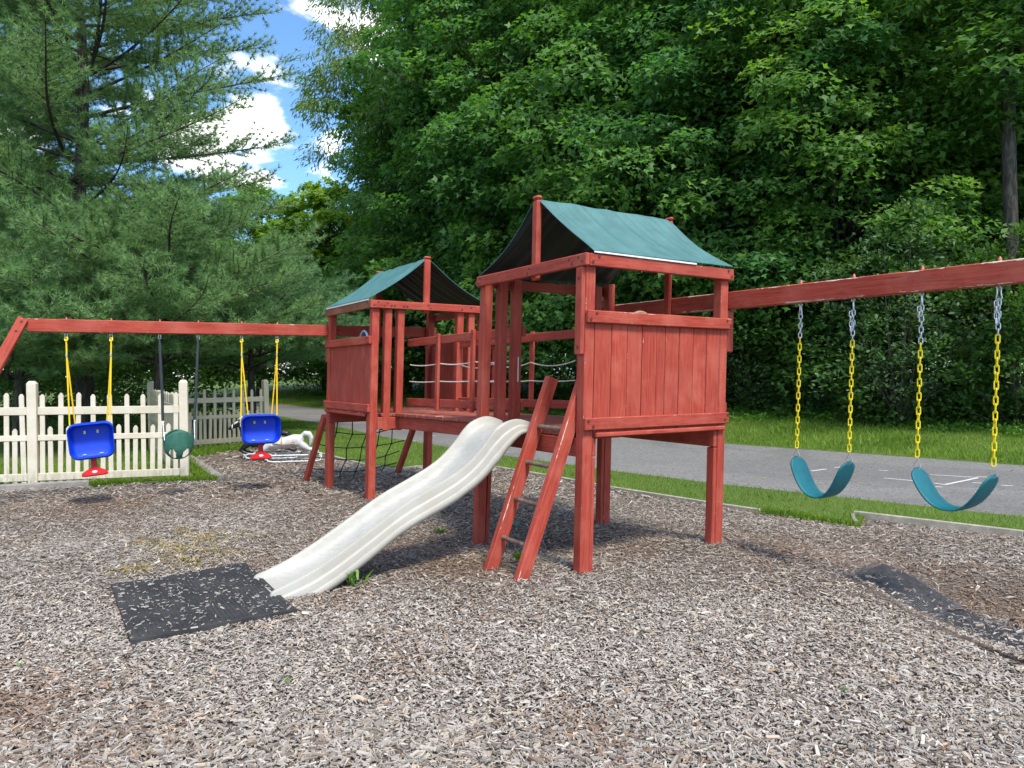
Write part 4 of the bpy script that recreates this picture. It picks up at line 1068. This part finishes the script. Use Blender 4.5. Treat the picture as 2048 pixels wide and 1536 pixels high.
# ------------------------------------------------------------------ grass
def blades(x, y, z, h, wd, rnd=None):
    n = len(x); yaw = rng.uniform(0, 6.283, n); lean = rng.uniform(.05, .7, n); H = h * rng.uniform(.5, 1.2, n); az = rng.uniform(0, 6.283, n)
    b = np.stack([np.cos(yaw), np.sin(yaw), np.zeros(n)], 1) * (wd * rng.uniform(.6, 1.3, n))[:, None]
    P = np.stack([x, y, z], 1); d = np.stack([np.cos(az) * lean, np.sin(az) * lean, np.ones(n)], 1)
    mid = P + d * (H * .55)[:, None] * np.array([.55, .55, 1]); tip = P + d * H[:, None] * np.array([1, 1, .9])
    q = np.stack([P - b, P + b, mid * .45 + tip * .55 + b * .35, tip], 1)
    return q, (rng.random(n) if rnd is None else rnd)
def poly_scatter(poly, n, zf):
    xs = [p[0] for p in poly]; ys = [p[1] for p in poly]
    x = rng.uniform(min(xs), max(xs), n); y = rng.uniform(min(ys), max(ys), n); ok = in_poly(x, y, poly); x, y = x[ok], y[ok]
    return x, y, zf(x, y)
GQ, GR = [], []
def lawn_rnd(x, y): return np.clip(.55 * rng.random(len(x)) + .75 * (vnoise(x, y, .8, 21) - .12) * .8, 0, 1)
clip = [(-6, 17), (-4.3, 14.6), (-3.3, 13.2), (-2.5, 12.02), (-1.87, 11.34), (-1.5, 11.68), (-.24, 11.58), (.57, 10.57), (1.3, 9.5), (2.25, 8.38), (2.7, 7.9), (3.05, 7.52), (3.42, 7.24), (3.62, 7.66), (4.72, 6.68), (6.2, 5.4), (7.2, 5.7), (5.30, 7.5), (2.68, 9.9), (1.48, 11.2), (-.5, 13.7), (-2.86, 16.9), (-5.6, 21.6), (-8, 25)]
xa = rng.random(2600); nx_ = np.where(xa < .7, np.interp(xa, [0, .7], [2.72, 3.43]), np.interp(xa, [.7, 1], [3.43, 3.62])); ny_ = np.where(xa < .7, np.interp(xa, [0, .7], [7.84, 7.24]), np.interp(xa, [.7, 1], [7.24, 7.64]))
nx_ = nx_ + rng.normal(-.01, .035, 2600); ny_ = ny_ + rng.normal(-.02, .035, 2600); q, r = blades(nx_, ny_, gz(nx_, ny_), .075, .0042, lawn_rnd(nx_, ny_)); GQ.append(q); GR.append(r)
x, y, z = poly_scatter(clip, 150000, lambda x, y: x * 0 + .02); q, r = blades(x, y, z, .062, .0042, lawn_rnd(x, y)); GQ.append(q); GR.append(r)
# bank
P0, P1 = np.array(ROADF[1]), np.array(ROADF[8]); seg = [(np.array(a), np.array(b)) for a, b in zip(ROADF[1:], ROADF[2:9])]
for a, b in seg:
    ln = np.linalg.norm(b - a); n = int(ln * 2600 * min(1, (16 / max(8, (a[1] + b[1]) / 2)) ** 1.3)); s = rng.random(n)[:, None]; d = 4.6 * rng.random(n)
    p = a * (1 - s) + b * s + np.array([.789, .615]) * d[:, None]; z = np.interp(d, [0, .4, 1.5, 3, 4.2, 6], [.014, .05, .16, .30, .46, .66])
    q, r = blades(p[:, 0], p[:, 1], z, .10, .009, np.clip(.45 * rng.random(n) + .55 * vnoise(p[:, 0], p[:, 1], 1.1, 22), 0, 1)); GQ.append(q); GR.append(r)
# by the fences
for poly, n, h in (([(-8.5, 8.5), (-5.72, 9.82), (-4.2, 10.2), (-4.3, 10.5), (-5.2, 11.9), (-8.5, 12)], 34000, .06), ([(-5.75, 12.9), (-5.3, 14.6), (-5.0, 15.6), (-5.6, 17), (-9, 15), (-7, 12.4)], 22000, .08), ([(-5.7, 9.74), (-4.15, 10.2), (-4.3, 10.35), (-5.7, 9.9)], 9000, .085), ([(-4.3, 10.36), (-4.5, 10.33), (-5.85, 12.8), (-5.75, 12.9)], 6000, .09), ([(-4.9, 16), (-5.0, 17), (-12, 28), (-9, 27), (-5.5, 20)], 12000, .08)):
    x, y, z = poly_scatter(poly, n * 4, lambda x, y: x * 0); x, y, z = x[:n], y[:n], z[:n]; q, r = blades(x, y, z, h, .0045, lawn_rnd(x, y)); GQ.append(q); GR.append(r)
me = np_mesh('grass', np.concatenate(GQ), 4, grass_blade, {'rnd': np.concatenate(GR)})
tag(link(bpy.data.objects.new('grass', me)), 'short green lawn grass beside the road and fences', 'grass', kind='stuff')

# ------------------------------------------------------------------ trees
def nrm(v): return v / np.maximum(np.linalg.norm(v, axis=1, keepdims=True), 1e-9)
LEAF_MAPLE = np.array([(0, 0, 0), (.40, -.52, .07), (.50, -.19, .0), (1, 0, -.10), (.50, .19, .0), (.40, .52, .07)])
LEAF_OVAL = np.array([(0, 0, 0), (.35, -.26, .05), (.75, -.20, .02), (1, 0, -.06), (.75, .20, .02), (.35, .26, .05)])
LEAF_DIAMOND = np.array([(0, 0, 0), (.5, -.30, .05), (1, 0, -.08), (.5, .30, .05)])
LEAF_NARROW = np.array([(0, 0, 0), (.4, -.13, .02), (1, 0, -.15), (.4, .13, .02)])
def leaf_quads(pos, axis, normal, size, tmpl):
    a = nrm(axis); n = nrm(normal - a * (normal * a).sum(1, keepdims=True)); s = np.cross(n, a)
    t = tmpl[None, :, :]
    return pos[:, None, :] + size[:, None, None] * (t[..., 0:1] * a[:, None, :] + t[..., 1:2] * s[:, None, :] + t[..., 2:3] * n[:, None, :])
def clump_leaves(C, rad, out, per, size, tmpl, r, droop=.5, flat=.55):
    """leafy sprays: leaves spread over the upper, outer shell of each clump"""
    n = len(C) * per; k = np.repeat(np.arange(len(C)), per)
    d = r.normal(size=(n, 3)); d[:, 2] = d[:, 2] * .8 + .35; d = nrm(d); d = nrm(d + out[k] * .35)
    rr = r.uniform(.35, 1, n) ** .6
    P = C[k] + d * (rad[k] * rr)[:, None] * np.array([1, 1, flat])
    ax = d * np.array([1, 1, .3]) + out[k] * .5 + r.normal(size=(n, 3)) * .45 + np.array([0, 0, -droop])
    nm = np.array([0, 0, .62]) + d * .55 + out[k] * .45 + r.normal(size=(n, 3)) * .40
    rnd = np.clip(.36 * r.random(n) + .52 * r.random(len(C))[k] + .12 * (d[:, 2] * .5 + .5), 0, 1)
    return leaf_quads(P, ax, nm, size * r.uniform(.5, 1.35, n), tmpl), rnd
def limb_geo(P0, P1, r0, r1, bow=.12, n=5, seg=6):
    P0, P1 = Vector(P0), Vector(P1); L = (P1 - P0).length; pts = []
    side = Vector((random.uniform(-1, 1), random.uniform(-1, 1), random.uniform(-.2, 1)))
    for i in range(n + 1):
        t = i / n; pts.append(P0.lerp(P1, t) + side * (bow * L * t * (1 - t)))
    return tube_geo(pts, [r0 + (r1 - r0) * (i / n) for i in range(n + 1)], seg, False)
def broadleaf(H, Rm, h0, nclump, per, size, tmpl, seed, leafmat, barkmat=None, crad=.75, droop=.5, flat=.55, trunk_r=.22, top=.6, shape='edge', lean=(0, 0)):
    r = np.random.default_rng(seed); random.seed(seed)
    hh = h0 + (H - h0) * r.random(nclump * 3) ** .9; az = r.uniform(0, 2 * np.pi, nclump * 3)
    q = (hh - h0) / (H - h0)
    if shape == 'edge': prof = np.where(q < .12, .72 + q * 2.3, 1.0) * np.clip((1 - q) / (1 - top), 0, 1) ** .6
    else: prof = np.sin(np.clip(q * .93 + .07, 0, 1) * np.pi) ** .6
    lob = 1 + .33 * np.sin(3 * az + 5 * q + seed) * np.sin(9 * q + 2 * az + seed) + .14 * np.sin(7 * az - 11 * q)
    rf = r.uniform(.30, 1, nclump * 3) ** .42
    rad = Rm * prof * lob * rf; keep = r.random(nclump * 3) < np.clip(prof * rf, .08, 1); idx = np.where(keep)[0][:nclump]
    C = np.stack([np.cos(az) * rad + lean[0] * hh, np.sin(az) * rad + lean[1] * hh, hh], 1)[idx]; out = nrm(np.stack([np.cos(az), np.sin(az), .25 + 0 * az], 1))[idx]
    cr = crad * r.uniform(.6, 1.3, len(C)) * (1.05 - .35 * q[idx])
    Lq, rnd = clump_leaves(C, cr, out, per, size, tmpl, r, droop, flat)
    crown = np_mesh('crown', Lq, len(tmpl), leafmat, {'rnd': rnd})
    g = []; tp = [(lean[0] * z + .12 * math.sin(z * .5 + seed), lean[1] * z + .1 * math.cos(z * .43 + seed) - .1 * math.cos(seed), z) for z in np.linspace(-.4, H * .92, 12)]
    g.append(tube_geo(tp, [trunk_r * (1.18 if i == 0 else 1) * (1 - .82 * i / 11) for i in range(12)], 10, False))
    for c in C[r.permutation(len(C))[:110]]:
        z0 = max(.8, c[2] * r.uniform(.55, .85)); g.append(limb_geo((lean[0] * z0, lean[1] * z0, z0), c, trunk_r * .28 * (1 - .6 * z0 / H) + .012, .008, .10))
    v_, f_ = merge(g); tm = bpy.data.meshes.new('trunk'); tm.from_pydata([tuple(v) for v in v_], [], f_); tm.shade_smooth(); tm.materials.append(barkmat or bark)
    return crown, tm
def plant_tree(name, pos, crown, trunk, label, group, rotz=0., s=1.0, sz=1.0, cat='tree'):
    root = empty(name, pos); tag(root, label, cat, group)
    mw = Matrix.Translation(pos) @ Matrix.Rotation(rotz, 4, 'Z') @ Matrix.Diagonal((s, s, s * sz, 1))
    link(bpy.data.objects.new('trunk', trunk), root, mw); link(bpy.data.objects.new('crown', crown), root, mw)
    return root
def at_px(x, Y, z=.4): return Vector(((x - 1024) / FPX * Y, Y, z))
mapA = broadleaf(13.5, 4.3, .7, 590, 175, .158, LEAF_MAPLE, 11, maple_leaf, crad=.98, flat=.42)
mapB = broadleaf(15.0, 4.0, 1.6, 570, 175, .158, LEAF_MAPLE, 23, maple_leaf, top=.5, crad=.98, flat=.42)
wilC = broadleaf(21.5, 5.0, 8.0, 400, 120, .26, LEAF_NARROW, 31, willow_leaf, crad=.95, droop=1.1, flat=.75, shape='round', trunk_r=.2)
briD = broadleaf(9.5, 2.7, 2.0, 330, 70, .22, LEAF_MAPLE, 41, bright_leaf, shape='round', crad=.7)
G1 = 'trees beyond the road'
spec = [('A', 1690, 20.6, 0.4, 1.02, 1.05, 'maple tree behind the two belt swings'),
        ('B', 1500, 22.4, 2.1, 1.08, 1.1, 'tall maple tree rising above the right end of the near canopy'),
        ('A', 1270, 25.6, 4.0, 1.25, 1.15, 'broad maple tree directly behind the near tower canopy'),
        ('B', 1080, 29.5, 1.0, 1.35, 1.2, 'tall maple tree behind the left slope of the near canopy'),
        ('A', 930, 34.5, 5.1, 1.32, 1.12, 'dark maple tree behind the bridge and far tower'),
        ('B', 2290, 19.5, 3.2, 1.0, 1.0, 'maple tree at the right edge overhanging the swing beam'),
        ('B', 1930, 24.0, 0.0, 1.25, 1.1, 'shaded maple tree behind the forked trunk'),
        ('A', 1620, 27.5, 2.7, 1.4, 1.2, 'shaded maple tree in the second row behind the swings'),
        ('A', 1370, 32.0, 1.3, 1.5, 1.2, 'shaded maple tree in the second row behind the near tower'),
        ('B', 1160, 37.5, 4.4, 1.6, 1.2, 'shaded maple tree in the second row left of the near tower ridge'),
        ('B', 985, 43.0, 0.7, 1.55, 1.15, 'distant maple tree in the second row above the bridge'),
        ('A', 812, 41.0, 3.6, 1.08, .74, 'low dark maple tree behind the far tower canopy'),
        ('A', 520, 44.0, 2.2, 1.15, .80, 'dark broadleaf tree far behind, between the pine and the bright tree'),
        ('A', 60, 29.0, 5.6, 1.0, .72, 'dark broadleaf tree behind the tall pine trunk'),
        ('B', -250, 24.0, 1.6, 1.0, .8, 'dark broadleaf tree left of the tall pine'),
        ('B', 330, 34.0, 4.9, .95, .66, 'dark broadleaf tree behind the young pine')]
for k, x, Y, rz, s, sz, lab in spec:
    cr, tr = mapA if k == 'A' else mapB
    plant_tree('maple_tree', at_px(x, Y), cr, tr, lab, G1, rz, s, sz)
plant_tree('slender_leaved_tree', at_px(862, 34.0), *wilC, 'tall airy tree with narrow drooping leaves beside the open sky', G1, .8)
plant_tree('bright_tree', at_px(655, 43.0), *briD, 'sunlit yellow-green tree at the foot of the sky gap', G1, 0, 1.38, .94)
plant_tree('bright_tree', at_px(735, 45.0), *briD, 'yellow-green tree just left of the far tower canopy', G1, 2.0, 1.15, .95)
# tree with the bare forked trunk
def forked():
    b = at_px(2012, 16.5, .45); root = empty('forked_tree', b); tag(root, 'tree with bare grey forked trunk at the right edge', 'tree', G1)
    fork = px_depth(2016, 190, 16.5); a = px_depth(1982, -40, 16.3); c = px_depth(2062, -60, 16.8)
    g = [tube_geo([b - Vector((0, 0, .5)), b.lerp(fork, .3) + Vector((.16, 0, 0)), b.lerp(fork, .7) + Vector((.06, 0, 0)), fork], [.20, .165, .15, .14], 10, False),
         tube_geo([fork - Vector((0, 0, .2)), fork.lerp(a, .35) + Vector((-.03, 0, 0)), a, a + (a - fork) * .9], [.105, .095, .085, .04], 8, False),
         tube_geo([fork - Vector((0, 0, .2)), fork.lerp(c, .35) + Vector((.05, 0, 0)), c, c + (c - fork) * .9], [.10, .085, .075, .04], 8, False)]
    v_, f_ = merge(g); mesh_obj('trunk', v_, f_, bark, root, smooth=True)
    cr = broadleaf(7, 3.2, .4, 300, 90, .18, LEAF_MAPLE, 53, maple_leaf, shape='round')[0]
    link(bpy.data.objects.new('crown', cr), root, Matrix.Translation(Vector((b.x + .5, b.y + 1.2, 6.4))))
forked()

# vines and saplings under the trees: one continuous mass
def undergrowth():
    r = np.random.default_rng(77); Qs, Rs = [], []
    pts = np.array(ROADF[1:9]); seg = np.linalg.norm(np.diff(pts, axis=0), axis=1); cum = np.r_[0, np.cumsum(seg)]
    n = 1250; s = cum[-1] * r.random(n) ** .62; p = np.stack([np.interp(s, cum, pts[:, 0]), np.interp(s, cum, pts[:, 1])], 1)
    h = 3.9 * r.random(n) ** 1.5
    d = 3.7 + .5 * np.sin(s * .8) + .35 * np.sin(s * 2.3 + 1) + .34 * h + r.uniform(0, .9, n)
    C = np.zeros((n, 3)); C[:, :2] = p + np.array([.789, .615]) * d[:, None]; C[:, 2] = .42 + h
    nb = 700; s2 = cum[-1] * r.random(nb) ** .7; p2 = np.stack([np.interp(s2, cum, pts[:, 0]), np.interp(s2, cum, pts[:, 1])], 1); d2 = r.uniform(9, 14, nb); h2 = 6.5 * r.random(nb)
    Cb = np.concatenate([p2 + np.array([.789, .615]) * d2[:, None], (.6 + h2)[:, None]], 1)
    nl = 620; Yl = r.uniform(17.5, 27, nl); Xl = -(.36 + r.random(nl) * .5) * Yl; Cl = np.stack([Xl, Yl, 3.0 * r.random(nl) ** 1.2], 1); Cl = Cl[(Yl > 20) | (Xl < -8.5)]
    C = np.concatenate([C, Cb, Cl]); n = len(C)
    out = np.tile(np.array([[-.70, -.55, .35]]), (n, 1)); far = np.clip(C[:, 1] / 20, .85, 2.0); far[1250:1250 + nb] *= 1.5
    q, rd = clump_leaves(C, .55 * r.uniform(.6, 1.3, n) * far, out, 50, .14, LEAF_DIAMOND, r, .55, .7)
    me = np_mesh('undergrowth', q, 4, under_leaf, {'rnd': rd})
    tag(link(bpy.data.objects.new('undergrowth', me)), 'tangle of vines and saplings along the foot of the trees', 'undergrowth', kind='stuff')
    # ragged low weeds where the bank meets the trees
    n = 900; s = cum[-1] * r.random(n) ** .6; p = np.stack([np.interp(s, cum, pts[:, 0]), np.interp(s, cum, pts[:, 1])], 1)
    d = 3.1 + .4 * np.sin(s * .9) + .3 * np.sin(s * 2.9) + r.uniform(0, 1.3, n); C = np.zeros((n, 3)); C[:, :2] = p + np.array([.789, .615]) * d[:, None]; C[:, 2] = np.interp(d, [3, 4.2, 6], [.30, .46, .66])
    q, rd = clump_leaves(C, .26 * r.uniform(.6, 1.4, n), np.tile(np.array([[-.5, -.4, .6]]), (n, 1)), 26, .085, LEAF_DIAMOND, r, .2, .6)
    me = np_mesh('ground_cover', q, 4, weed_leaf, {'rnd': rd * .6}); tag(link(bpy.data.objects.new('ground_cover', me)), 'low leafy ground cover at the edge of the bank', 'ground cover', kind='stuff')
undergrowth()
def shrub(pos, H, Rm, seed, mat, label, n=70, per=80, size=.10):
    r = np.random.default_rng(seed); random.seed(seed); g = []; Cs, outs = [], []
    for k in range(n):
        az = r.uniform(0, 6.283); f = r.uniform(.15, 1); hh = H * (.06 + .94 * r.random() ** .85) * (1 - .35 * f); c = np.array([math.cos(az) * Rm * f, math.sin(az) * Rm * f, hh])
        Cs.append(c); outs.append([math.cos(az) * .5, math.sin(az) * .5, .6])
        if k < 26: g.append(limb_geo((0, 0, -.2), c, .022, .005, .15))
    C = np.array(Cs); q, rd = clump_leaves(C, .42 * r.uniform(.6, 1.2, n), nrm(np.array(outs)), per, size, LEAF_OVAL, r, .1, .9)
    root = empty('shrub', pos); tag(root, label, 'shrub', 'shrubs at the tree line')
    v_, f_ = merge(g); mesh_obj('stems', v_, f_, bark, root, Matrix.Translation(pos), smooth=True)
    link(bpy.data.objects.new('foliage', np_mesh('foliage', q, 6, mat, {'rnd': rd})), root, Matrix.Translation(pos))
shrub(at_px(1800, 16.6, .5), 5.3, 1.9, 61, shrub_leaf, 'tall pale-leaved shrub above the swing beam near the right edge', 130, 75, .095)
shrub(at_px(2030, 15.4, .5), 4.3, 1.5, 64, under_leaf, 'dark leafy shrub hiding the foot of the forked trunk', 110, 75, .12)
shrub(at_px(1505, 20.5, .5), 3.0, 1.6, 62, shrub_leaf, 'pale-leaved shrub showing between the near tower and the belt swings')
shrub(at_px(1290, 23.5, .5), 4.6, 1.3, 63, shrub_leaf, 'pale-leaved sapling seen through the near tower opening')

# white pines
def pine(H, z0, prof, whorl, nb, rise, seed, tuft_gap=.085, nlen=.14, nwid=.0075, needles=32, trunk_r=.2):
    r = np.random.default_rng(seed); random.seed(seed)
    tp, td, g = [], [], [tube_geo([(.05 * math.sin(z), .05 * math.cos(z * .8), z) for z in np.linspace(-.4, H, 14)], [trunk_r * (1 - .93 * i / 13) + .006 for i in range(14)], 10, False)]
    z = z0
    while z < min(H - .15, 12.0):
        base = r.uniform(0, 6.283)
        for k in range(nb):
            az = base + 6.283 * k / nb + r.normal(0, .2); L = prof(z, az) * r.uniform(.78, 1.1)
            if L < .12: continue
            up = rise(z) + r.normal(0, .07); d = np.array([math.cos(az), math.sin(az), 0]); n = max(4, int(L / .22))
            pts = []
            for i in range(n + 1):
                t = i / n; pts.append(np.array([0, 0, z]) + d * (L * t) + np.array([0, 0, L * (math.tan(up) * t * (1 - .35 * t) + .10 * t ** 3)]) + np.array([-d[1], d[0], 0]) * (.07 * L * math.sin(3 * t + k)))
            g.append(tube_geo([tuple(p) for p in pts], [(.010 + .008 * L) * (1 - .88 * i / n) for i in range(n + 1)], 5, False))
            for i in range(1, n + 1):
                t = i / n
                if t < .22 and L > 1.5: continue
                f = pts[i] - pts[i - 1]; f = f / np.linalg.norm(f); sd = np.cross(f, [0, 0, 1]); sd = sd / (np.linalg.norm(sd) + 1e-9)
                for sg in ((-1, 1) if i < n else (0,)):
                    for rep in range(2 if i < n else 1):
                        tl = (.30 + .34 * L * (1 - t) * .9 + .12) * r.uniform(.55, 1.1) if i < n else .28
                        tl = min(tl, 1.15); dd = f * r.uniform(.55, .95) + sd * sg * .85 + np.array([0, 0, r.normal(.08, .30)]); dd = dd / np.linalg.norm(dd)
                        p0 = pts[i] - f * (r.random() * .2); m = max(2, int(tl / tuft_gap))
                        for j in range(1, m + 1):
                            q = j / m; tp.append(p0 + dd * (tl * q) + np.array([0, 0, .10 * tl * q * q])); e = dd + np.array([0, 0, .25 * q]) + r.normal(0, .22, 3); td.append(e / np.linalg.norm(e))
                        if tl > .25: g.append(tube_geo([tuple(p0), tuple(p0 + dd * tl * .55), tuple(p0 + dd * tl + np.array([0, 0, .10 * tl]))], [.006, .005, .003], 3, False))
        z += whorl * r.uniform(.8, 1.2)
    tp, td = np.array(tp), np.array(td); n = len(tp); k = np.repeat(np.arange(n), needles); N = len(k)
    d = td[k] * r.uniform(.45, 1.15, N)[:, None] + r.normal(0, .56, (N, 3)); d = nrm(d); ln = nlen * r.uniform(.7, 1.2, N)
    sd = nrm(np.cross(d, r.normal(size=(N, 3)))); P = tp[k] - td[k] * .02
    tri = np.stack([P - sd * nwid * .65, P + sd * nwid * .65, P + d * ln[:, None]], 1)
    rnd = np.clip(.35 * r.random(N) + .5 * r.random(n)[k] + .1, 0, 1)
    cm = np_mesh('crown', tri, 3, pine_needle, {'rnd': rnd})
    v_, f_ = merge(g); tm = bpy.data.meshes.new('trunk'); tm.from_pydata([tuple(v) for v in v_], [], f_); tm.shade_smooth(); tm.materials.append(pine_bark)
    return cm, tm
pine1 = pine(15.0, 3.7, lambda z, az: (4.4 if z < 9 else max(.3, 4.4 * (15 - z) / 6)) * (.85 if math.cos(az) < -.3 else 1.0), .50, 5, lambda z: .22 + .035 * (z - 4), 91, tuft_gap=.13, needles=21, nwid=.0102, nlen=.15)
plant_tree('pine_tree', at_px(165, 16.0, 0), pine1[0], pine1[1], 'tall white pine with long open boughs at the left', 'pine trees behind the fence')
plant_tree('pine_tree', at_px(-60, 19.5, 0), pine1[0], pine1[1], 'second tall white pine partly hidden at the left edge', 'pine trees behind the fence', 2.4, 1.05, 1.0)
pine2 = pine(4.75, 1.75, lambda z, az: 3.55 * min(1, max(.06, (4.9 - z) / 1.5)) * (1 if z < 3.6 else .85), .40, 6, lambda z: .30 if z < 3.5 else .55, 92, tuft_gap=.092, trunk_r=.13, needles=26, nwid=.009)
plant_tree('pine_tree', at_px(312, 15.0, 0), pine2[0], pine2[1], 'low spreading young white pine above the red swing beam', 'pine trees behind the fence')
plant_tree('pine_tree', at_px(40, 14.2, 0), pine2[0], pine2[1], 'low pine boughs above the fence at the left edge', 'pine trees behind the fence', 2.3, .86, .95)
plant_tree('pine_tree', at_px(505, 19.0, 0), pine2[0], pine2[1], 'low pine boughs in shade behind the far picket fence', 'pine trees behind the fence', 4.0, .95, .98)

# ------------------------------------------------------------------ small things in the mulch
def weed(P, n, size, seed, label, tmpl=LEAF_OVAL, upright=.6, mat=None, name='weed'):
    r = np.random.default_rng(seed); P = Vector(P); z = gzf(P.x, P.y); az = r.uniform(0, 6.283, n); hgt = r.uniform(.02, 1, n) * size * .9
    pos = np.stack([P.x + r.normal(0, size * .16, n), P.y + r.normal(0, size * .16, n), z + hgt * (upright > .3) * .55], 1)
    ax = np.stack([np.cos(az), np.sin(az), np.full(n, upright) + r.normal(0, .25, n)], 1); nm = np.stack([-np.cos(az) * .5, -np.sin(az) * .5, np.ones(n)], 1)
    q = leaf_quads(pos, ax, nm, size * r.uniform(.45, .9, n), tmpl); me = np_mesh(name, q, len(tmpl), mat or weed_leaf, {'rnd': r.random(n)})
    o = link(bpy.data.objects.new(name, me)); tag(o, label, 'weed', 'weeds growing in the mulch'); return o
LEAF_STRAP = np.array([(0, -.04, 0), (.4, -.09, .05), (1, 0, -.1), (.4, .09, .05), (0, .04, 0)])
weed(px_ground(712, 1178), 16, .16, 1, 'strap-leaved green weed under the slide foot', LEAF_STRAP, 1.3)
weed(px_ground(1046, 1132), 26, .11, 2, 'bright leafy weed behind the ladder foot', LEAF_OVAL, 1.5)
weed(px_ground(882, 1060), 16, .09, 3, 'small weed under the raised part of the slide')
weed(px_ground(1688, 1392), 18, .045, 4, 'small green sprig in the right foreground mulch', LEAF_STRAP, .9)
weed(px_ground(1192, 1468), 26, .025, 5, 'tiny clover patch in the middle foreground mulch', LEAF_OVAL, .2)
weed(px_ground(576, 1372), 10, .04, 6, 'thin brownish sprout right of the rubber mat corner', LEAF_STRAP, 1.4)
weed(px_ground(40, 1335), 18, .045, 7, 'pale grass tuft at the left edge of the mulch', LEAF_STRAP, .8)
def moss():
    r = np.random.default_rng(8); X, Y = [], []
    for (px, py, sx, sy, n) in ((350, 1100, 30, 9, 330), (420, 1080, 26, 7, 280), (300, 1085, 24, 6, 130), (365, 1130, 34, 6, 260), (440, 1108, 26, 6, 200), (270, 1145, 20, 5, 140), (365, 1065, 14, 5, 140), (480, 1075, 30, 6, 80)):
        for _ in range(n):
            p = px_ground(px + r.normal(0, sx), py + r.normal(0, sy)); X.append(p.x); Y.append(p.y)
    X, Y = np.array(X), np.array(Y); n = len(X); az = r.uniform(0, 6.283, n)
    q = leaf_quads(np.stack([X, Y, gz(X, Y) + .012], 1), np.stack([np.cos(az), np.sin(az), r.uniform(.1, .8, n)], 1), np.stack([0 * az, 0 * az, 1 + 0 * az], 1), r.uniform(.02, .045, n), LEAF_STRAP)
    me = np_mesh('moss', q, 5, moss_leaf, {'rnd': r.random(n)}); tag(link(bpy.data.objects.new('moss', me)), 'yellowish moss and stonecrop patches in the mulch behind the mat', 'moss', kind='stuff')
moss()
def litter():
    r = np.random.default_rng(15); X, Y = [], []
    while len(X) < 420:
        y_ = r.uniform(7, 20); x_ = r.uniform(-4, 9)
        if in_poly(np.array([x_]), np.array([y_]), ROADN + ROADF[::-1])[0]: X.append(x_); Y.append(y_)
    X, Y = np.array(X), np.array(Y); n = len(X); az = r.uniform(0, 6.283, n)
    q = leaf_quads(np.stack([X, Y, np.full(n, .020)], 1), np.stack([np.cos(az), np.sin(az), .1 + 0 * az], 1), np.stack([r.normal(0, .3, n), r.normal(0, .3, n), 1 + 0 * az], 1), r.uniform(.02, .05, n), LEAF_OVAL)
    me = np_mesh('leaf_litter', q, 6, moss_leaf, {'rnd': r.random(n)}); tag(link(bpy.data.objects.new('leaf_litter', me)), 'small dry leaves and bits scattered over the road', 'leaf litter', kind='stuff')
litter()
c = px_ground(1030, 1049, .02); ring = [c + Vector((.045 * math.cos(a), .035 * math.sin(a), .012 + .01 * math.sin(2 * a))) for a in np.linspace(0, 5.2, 15)]
tag(tube('toy_ring', ring, .007, simple('turquoise_plastic', (.02, .32, .30), .4), seg=8), 'small turquoise plastic ring lying under the near tower', 'toy')
